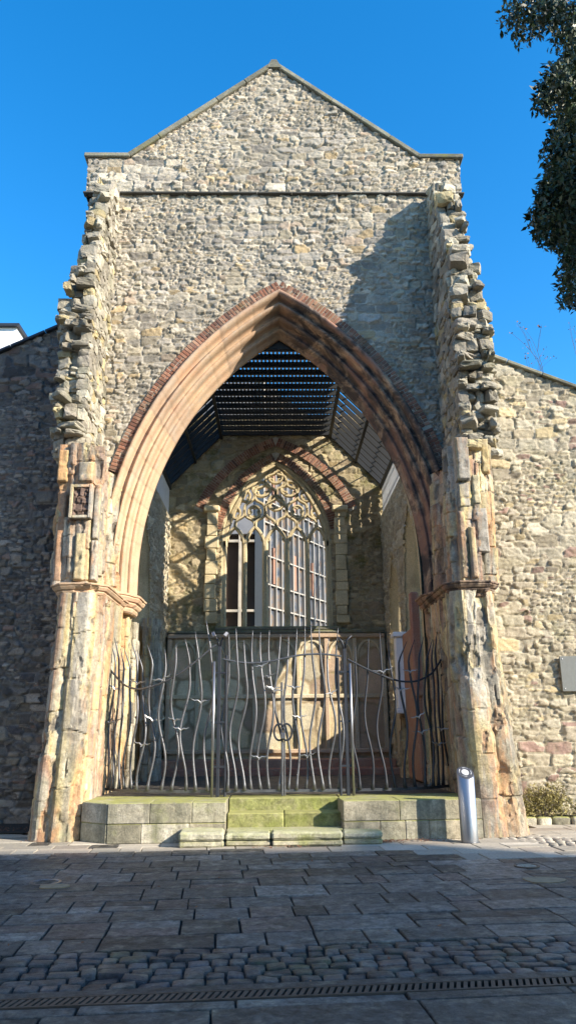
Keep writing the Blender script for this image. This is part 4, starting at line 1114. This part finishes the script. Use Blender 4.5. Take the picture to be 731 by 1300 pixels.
for cx in (.04,.16):
    m.tube([(cx+.085*math.cos(t),GY-.06,1.55+.13*math.sin(t)) for t in np.linspace(0,2*math.pi,22)],.016,6)
gpart(m,'handle',M_dkiron)
m=MB(); m.box(.06,.14,GY-.11,GY-.065,1.44,1.54,bev=.01); m.tube([(.075,GY-.09,1.54),(.075,GY-.09,1.60),(.1,GY-.09,1.63),(.125,GY-.09,1.60),(.125,GY-.09,1.54)],.008,6); gpart(m,'padlock',M_steelcap)
def post(x,label,hz,extra):
    e=empty('gate_post',(x,GY,.56),label,'gate post','gate posts of the iron gate' if False else None)
    m=MB(); m.box(x-.028,x+.028,GY-.03,GY+.03,.56,hz,bev=.005); m.tube([(x+extra*.12,GY-.02,.56),(x+extra*.12,GY-.02,hz-.15)],.022,8); m.build('upright',M_dkiron,e)
    m=MB(); m.tube([(x-extra*.085,GY-.04,.56),(x-extra*.085,GY-.04,hz-.25)],.024,8); m.build('bright_tube',M_steel,e,True)
    m=MB()
    for z in (1.0,1.7,2.5): m.box(x-.12,x+.12,GY-.035,GY+.01,z,z+.03)
    m.build_split('hinge',M_dkiron,e)
    m=MB()
    m.tube([(x,GY,hz-.02),(x-.04,GY-.02,hz+.12),(x-.11,GY-.03,hz+.2)],[.022,.02,.012],8); m.tube([(x,GY,hz-.02),(x+.05,GY-.02,hz+.15),(x+.13,GY-.03,hz+.22)],[.022,.02,.012],8)
    m.build('scroll',M_dkiron,e,True)
    return e
e=post(-.96,'slim black iron gate post with two small lamps on top',2.95,1)
for dx in (-.10,.10):
    m=MB(); M=Matrix.Translation((-.96+dx,GY-.06,3.14))@Matrix.Rotation(RAD(35 if dx>0 else -25),4,'Y')@Matrix.Rotation(RAD(-30),4,'X'); m.box(-.032,.032,-.035,.035,-.05,.05,M=M,bev=.01); m.build('lamp',M_steelcap,e)
post(1.15,'slim black iron gate post with bright steel tube on the shaded side',2.9,-1)

# ------------------------------------------------------------------ bollard
bp_=G(596,1069); bx,by=bp_.x,bp_.y-.0
bo=empty('bollard',(bx,by,0),'brushed steel bollard with slanted round top in front of the plinth','bollard')
m=MB(); r=.125; n=40; tp=[]
vs=[(bx+r*math.cos(2*math.pi*k/n),by+r*math.sin(2*math.pi*k/n),0) for k in range(n)]+[(bx+r*math.cos(2*math.pi*k/n),by+r*math.sin(2*math.pi*k/n),.95+.66*r*math.sin(2*math.pi*k/n)) for k in range(n)]
m.add(vs,[(k,(k+1)%n,(k+1)%n+n,k+n) for k in range(n)]+[tuple(range(n,2*n))])
o=m.build('post',M_steel,bo,True)
for p in o.data.polygons:
    if len(p.vertices)>4: p.use_smooth=False
def disc(r0,r1,h0,h1,name,mat):
    m=MB(); n=40; rows=[(r1,h0),(r1,h1),(r0,h1)] if r0>0 else [(r1,h0),(r1,h1),(.001,h1)]
    vs=[]
    for rr,hh in rows:
        for k in range(n):
            t=2*math.pi*k/n; vs.append((bx+rr*math.cos(t),by+rr*math.sin(t),.95+.66*rr*math.sin(t)+hh))
    m.add(vs,[(i*n+k,i*n+(k+1)%n,(i+1)*n+(k+1)%n,(i+1)*n+k) for i in range(2) for k in range(n)]); return m.build(name,mat,bo)
disc(0,.118,.0,.006,'top_plate',M_steelcap); disc(0,.052,.006,.012,'centre_disc',M_pale); 
for a0 in (-.6,.9,2.4,3.9):
    m=MB()
    pts=[(bx+.085*math.cos(t),by+.085*math.sin(t),.95+.66*.085*math.sin(t)+.012) for t in np.linspace(a0,a0+.9,8)]
    m.tube(pts,.004,4); m.build('ring_mark',M_pale,bo)
m=MB(); m.lathe([(.142,0),(.142,.008),(.126,.012)],36,(bx,by,0)); m.build('base_flange',M_steelcap,bo)

# ------------------------------------------------------------------ planting bed
kb=empty('bed_kerb',(5.,13.6,0),'low row of rounded grey stones edging the planting bed','kerb')
it=[]; x=4.12
while x<9:
    wd=random.uniform(.2,.34); it.append(((x+wd/2,13.78+random.gauss(0,.01),.045),(wd/2-.006,.07,.075),None,random.random())); x+=wd
V_,F_,C_=rocks(it,.05,6); mk('stone',V_,F_,M_plinth,kb,True,C_)
mb=MB(); mb.add([(4.1,13.8,.05),(9.4,13.8,.05),(9.4,14.35,.09),(4.1,14.35,.09)],[(0,1,2,3)]); prop(mb.build('bed_soil',M_joint),kind='structure')
mb=MB(); mb.add([(-9.4,13.7,.02),(-3.9,13.2,.02),(-3.9,14.35,.05),(-9.4,14.35,.05)],[(0,1,2,3)]); prop(mb.build('gravel_edge',M_joint),kind='structure')
def leafcloud(items,size,asp=.42,seed=0):
    """items: (centre,count,(rx,ry,rz)) leaf-shaped folded quads"""
    r=np.random.default_rng(seed); Vs=[];Cs=[]
    for c,cnt,rad in items:
        d=r.normal(size=(cnt,3)); d/=np.linalg.norm(d,axis=1)[:,None]; k=r.random(cnt)**(1/2.2)
        p=np.array(c)+d*k[:,None]*np.array(rad)
        a=r.normal(size=(cnt,3)); a[:,2]-=.5; a/=np.linalg.norm(a,axis=1)[:,None]
        b_=np.cross(a,r.normal(size=(cnt,3))); b_/=np.linalg.norm(b_,axis=1)[:,None]
        nn=np.cross(a,b_); s=size*r.uniform(.6,1.25,cnt)[:,None]
        q=np.stack([p,p+a*s*.45+b_*s*asp*.5+nn*s*.06,p+a*s,p+a*s*.45-b_*s*asp*.5+nn*s*.06],1)
        Vs.append(q.reshape(-1,3)); Cs.append(np.repeat(np.stack([r.random(cnt),np.ones(cnt),r.random(cnt)],1),4,0))
    V_=np.concatenate(Vs); n=len(V_)//4; F_=np.arange(n*4).reshape(n,4)
    return V_,F_,np.concatenate(Cs)
bu=empty('bush',(4.75,13.95,.05),'dry yellow-green bush in the bed against the cream wall','bush')
items=[((4.55+dx,14.0+dy,.30+dz),700,(.26,.16,.26)) for dx,dy,dz in ((-.15,0,0),(.15,-.03,.05),(.4,.02,-.05),(.0,.05,.12),(.28,0,.14),(-.25,.02,-.1))]
V_,F_,C_=leafcloud(items,.045,.35,3); mk('foliage',V_,F_,M_bush,bu,False,C_)
m=MB()
for k in range(30):
    a=random.uniform(-.5,.5); m.tube([(4.65,14.0,.05),(4.65+a*.5,14.0+random.uniform(-.08,.08),.3),(4.65+a*.9,14+random.uniform(-.12,.12),.55+random.uniform(-.1,.08))],[.008,.006,.003],4)
m.build('stem',M_bark,bu)
fe=empty('small_plant',(5.45,14.0,.08),'small dark green plant beside the bush at the wall foot','plant')
V_,F_,C_=leafcloud([((5.35,14.05,.2),350,(.18,.12,.16)),((5.75,14.0,.16),260,(.16,.12,.1))],.07,.4,5); mk('foliage',V_,F_,M_leaf,fe,False,C_)
m=MB(); m.tube([(5.35,14.05,.05),(5.35,14.05,.2)],.01,5); m.build('stem',M_bark,fe)
# fallen leaves
r=np.random.default_rng(9); Vs=[];Cs=[]
def litter(cx,cy,sx,sy,n,z):
    for i in range(n):
        p=np.array([cx+r.normal()*sx,cy+r.normal()*sy,z+r.random()*.02]); a=r.random()*6.28; s=r.uniform(.02,.05); t=r.uniform(-.4,.4)
        d=np.array([math.cos(a),math.sin(a),t]); e_=np.array([-math.sin(a),math.cos(a),r.uniform(-.4,.4)])
        Vs.extend([p,p+d*s*.5+e_*s*.3,p+d*s,p+d*s*.5-e_*s*.3]); Cs.extend([[r.random(),1,1]]*4)
litter(1.62,11.9,.12,.05,160,.008); litter(2.2,11.98,.22,.03,90,.008); litter(.1,11.48,.25,.03,60,.008); litter(-3.2,12.35,.3,.05,90,.01); litter(0,9,3,2,40,.008); litter(-4.6,13.6,.5,.2,200,.03); litter(.35,6.8,1.8,.6,25,.008)
V_=np.array(Vs); prop(mk('fallen_leaves',V_,np.arange(len(V_)).reshape(-1,4),M_dead,None,False,np.array(Cs)),'scattered brown fallen leaves along the plinth and paving','leaves',kind='stuff')

# ------------------------------------------------------------------ trees
def limb(m,a,b_,r0,r1,bend=.2,n=8,seed=0):
    rr=random.Random(seed); a=Vector(a);b_=Vector(b_); d=b_-a; o=Vector((rr.uniform(-1,1),rr.uniform(-1,1),rr.uniform(-.3,1)))*bend*d.length
    pts=[a+d*(i/n)+o*math.sin(math.pi*i/n)*.5 for i in range(n+1)]; m.tube(pts,[r0+(r1-r0)*i/n for i in range(n+1)],8); return pts
tr_=empty('evergreen_tree',(7.2,3.2,0),'dark evergreen oak hanging into the sky at the upper right','tree')
m=MB(); limb(m,(7.2,3.2,0),(6.6,3.8,4.6),.34,.24,.05,seed=1); limb(m,(6.6,3.8,4.5),(5.2,4.6,7.4),.22,.10,.15,seed=2); limb(m,(6.6,3.8,4.5),(4.6,5.0,5.6),.14,.05,.15,seed=3); limb(m,(6.6,3.8,4.6),(6.4,3.4,9),.2,.08,.1,seed=4)
m.build('trunk',M_bark,tr_,True)
TDp=5.2
bl=[(697,8,24,8),(655,8,22,4),(668,28,18,2),(725,30,26,8),(745,70,30,9),(730,50,18,3),(697,110,17,5),(712,104,18,6),(735,130,34,12),(722,165,20,8),(712,200,18,8),(740,205,34,12),(706,235,22,9),(735,250,36,14),(694,262,20,8),(715,280,28,11),(740,300,30,12),(728,330,15,4),(724,350,11,2),(735,368,14,3),(718,376,4,.5),(702,130,6,.6),(697,180,7,.9),(690,284,10,1.8)]
items=[]; m=MB(); hub=Vector((4.3,4.8,6.2))
for px,py,rd,cn in bl:
    for dD in (-.35,.1,.5):
        c=P(px,py,TDp+dD+random.uniform(-.12,.12)); k=(TDp*1.25)/960; rr=rd*k
        items.append(((c.x,c.y,c.z),int(cn*40),(rr,.22+rr*.5,rr)))
    limb(m,hub if px>715 else hub+Vector((-.8,0,.2 if py>150 else .8)),P(px,py,TDp),.022,.005,.12,6,int(px+py))
rt_=random.Random(4)
for k in range(60):   # the rest of the crown, out of frame to the right
    u=rt_.random(); c=(4.0+2.9*u,4.6-1.2*u+rt_.uniform(-1,1),rt_.uniform(5.0,9.6)); 
    pxc=(Vector(c)-EYE); dep=pxc.dot(cF); ppx=365.5+960*pxc.dot(cR)/dep
    if ppx<800: continue
    items.append((c,330,(.6,.6,.5)))
V_,F_,C_=leafcloud(items,.062,.42,8); mk('crown',V_,F_,M_leaf,tr_,False,C_)
m.build('branches',M_bark,tr_,True)
def baretree(loc,h,label,seed,budd=True):
    e=empty('bare_tree',loc,label,'tree'); m=MB(); r=random.Random(seed); tips=[]
    def br(p,d,L,rad,dep):
        q=p+d*L; m.tube([p,p+d*L*.5+Vector((r.uniform(-.06,.06),r.uniform(-.06,.06),.03))*L,q],[rad,rad*.8,rad*.62],5 if dep>2 else 4)
        if dep==0: tips.append(q); return
        for k in range(3 if dep<3 else 2):
            nd=(d+Vector((r.uniform(-.75,.75),r.uniform(-.5,.5),r.uniform(-.25,.45)))).normalized(); br(q,nd,L*r.uniform(.6,.85),rad*.6,dep-1)
    br(Vector(loc),Vector((0,0,1)),h*.30,.10,6)
    m.build('trunk',M_bark,e)
    V_,F_,C_=leafcloud([((t.x,t.y,t.z),3,(.1,.1,.1)) for t in tips],.07,.6,seed); mk('leaves',V_,F_,M_dead,e,False,C_)
t1=P(705,500,22); t2=P(650,500,24)
baretree((t1.x,22,0),13.3,'bare twiggy tree behind the right aisle wall near the frame edge',5)
baretree((t2.x-.2,24.5,0),13.2,'bare twiggy treetop just beside the right broken stub',9)

# ------------------------------------------------------------------ buildings around
def block(name,label,x0,x1,y0,y1,h,mat,cat='building'):
    e=empty(name,((x0+x1)/2,(y0+y1)/2,0),label,cat); m=MB(); m.box(x0,x1,y0,y1,0,h); m.build('wall',mat,e); return e
# white house left, beyond the aisle wall
a0=P(0,418,24);a1=P(22,416,24)
e=block('white_building','white rendered building with dark eaves behind the left aisle wall',a0.x-6,a1.x,24,32,a1.z,M_white)
m=MB(); m.box(a0.x-6.2,a1.x+.12,23.85,32,a1.z,a1.z+.10); m.box(a1.x+.001,a1.x+1.4,25,32,a1.z-.6,a1.z-.25); m.build('roof',M_dkiron,e)
m=MB(); m.box(a1.x,a1.x+1.0,25.2,32,0,a1.z-.6); m.build('side_wing',M_white,e)
# glazed office seen through the east window
e=empty('office_building',(0,28,0),'white framed glazed building seen through the tracery window','building')
cx_,cy_=-.42,25.6; dxy=Vector((.50,.866,0)) ; 
m=MB(); m.box(-6,-2.35,25.75,27.2,0,14,(.5,1,.5)); m.box(-2.35,cx_-.02,25.75,27.2,8.2,14); m.box(-2.35,cx_,25.75,27.2,0,3.5); m.build('wall',M_dull,e)
q=MB(); q.box(-1.96,cx_-.06,25.95,26.1,3.5,8.2); q.build('window_pane',M_dkglass if 'M_dkglass' in globals() else M_dkiron,e)
q=MB()
for x in (-2.0,-1.25,cx_-.1): q.box(x-.05,x+.05,25.72,25.9,3.5,8.2)
for z in (3.5,5.45,7.9): q.box(-2.0,cx_-.1,25.73,25.88,z,z+.08)
q.build('window_frame',M_cream,e); q=MB(); q.box(-2.35,-1.90,25.60,25.9,0,9); q.build('pilaster',M_white,e)
pa_=Vector((cx_,cy_,0)); M=Matrix.Translation(pa_)@Matrix.Rotation(math.atan2(dxy.y,dxy.x),4,'Z')
q=MB(); q.box(0,14,.10,.3,0,14,M=M); q.build('glazing',M_glass,e)
q=MB()
for k in range(33):
    u=k*.42; q.box(u-.022,u+.022,-.02,.10,0,14,M=M)
q.box(-.06,.02,-.03,.33,0,14,M=M)
for z in (3.2,4.3,5.6,6.4,7.4,8.6,9.4,10.6,11.8): q.box(0,14,0,.09,z,z+.05,M=M)
q.build('glazing_bar',M_pale2,e)
q=MB()
for k in range(9):
    u=.7+k*1.5; 
    for z in (3.3,6.5,9.5): q.box(u,u+.2,.03,.098,z,z+1.3,(.5,1,.5),M=M)
q.build_split('panel',M_wbrick,e)
# town houses behind the viewer that shade the foreground
TZ=math.tan(RAD(EL))/math.cos(RAD(AZ)); TX=math.tan(RAD(AZ))
YB=-14.
def shp(x,z,D=12.02): return (x+TX*(D-YB), z+TZ*(D-YB))
def house(poly,label,x0,x1,hz):
    e=empty('unseen_town_house',((x0+x1)/2,YB-4,0),label,'building'); m=MB(); m.prism(poly,YB-8,YB); m.build('wall',M_wbrick,e)
    k=MB(); f=MB(); x=x0+1.2
    while x<x1-1.6:
        z=1.2
        while z<hz-2.4:
            k.box(x+.08,x+1.12,YB,YB+.03,z+.08,z+1.52); f.box(x,x+1.2,YB,YB+.05,z,z+.08); f.box(x,x+1.2,YB,YB+.05,z+1.52,z+1.6); f.box(x,x+.08,YB,YB+.05,z+.08,z+1.52); f.box(x+1.12,x+1.2,YB,YB+.05,z+.08,z+1.52); z+=3
        x+=2.6
    k.build('window',M_glass,e); f.build('window_frame',M_white,e)
A_=shp(-14,-.80);B_=shp(.85,-.72);C_2=shp(1.0,-.10);D_=shp(1.60,.50);E_=shp(1.68,-1.9)
house([(A_[0],0),(D_[0],0),D_,C_2,B_,A_],'tall brick town house behind the viewer shading the paving',A_[0],D_[0],B_[1])
def unseen_sidehouse(label,x0,x1,y0,y1,h,axis):  # unseen houses added to hold sky light off the yard
    e=empty('unseen_town_house',((x0+x1)/2,(y0+y1)/2,0),label,'building'); m=MB(); m.box(x0,x1,y0,y1,0,h); m.build('wall',M_town,e)
    m=MB(); m.box(x0-.2,x1+.2,y0-.2,y1+.2,h,h+.3); m.build('roof',M_dkiron,e)
    k=MB(); f=MB()
    if axis=='x':
        q=y0+1.5
        while q<y1-2:
            z=1.2
            while z<h-2.2:
                k.box(x1,x1+.03,q,q+1.1,z,z+1.5); f.box(x1,x1+.05,q-.08,q,z,z+1.5); f.box(x1,x1+.05,q+1.1,q+1.18,z,z+1.5); z+=3
            q+=2.6
    else:
        q=x0+1.5
        while q<x1-2:
            z=1.2
            while z<h-2.2:
                k.box(q,q+1.1,y1,y1+.03,z,z+1.5); f.box(q-.08,q,y1,y1+.05,z,z+1.5); f.box(q+1.1,q+1.18,y1,y1+.05,z,z+1.5); z+=3
            q+=2.6
    k.build('window',M_glass,e); f.build('window_frame',M_white,e)
unseen_sidehouse('long unseen grey rendered house added at the left to cut sky light',-20,-11,-12,12,12,'x')
unseen_sidehouse('wide unseen grey rendered house added behind the viewer to cut sky light',-20,5,-24,-13,14,'y')
F_2=shp(16,-2.0)
house([(D_[0]+.03,0),(F_2[0],0),F_2,(D_[0]+.03,E_[1])],'lower brick town house behind the viewer',D_[0],F_2[0],E_[1])
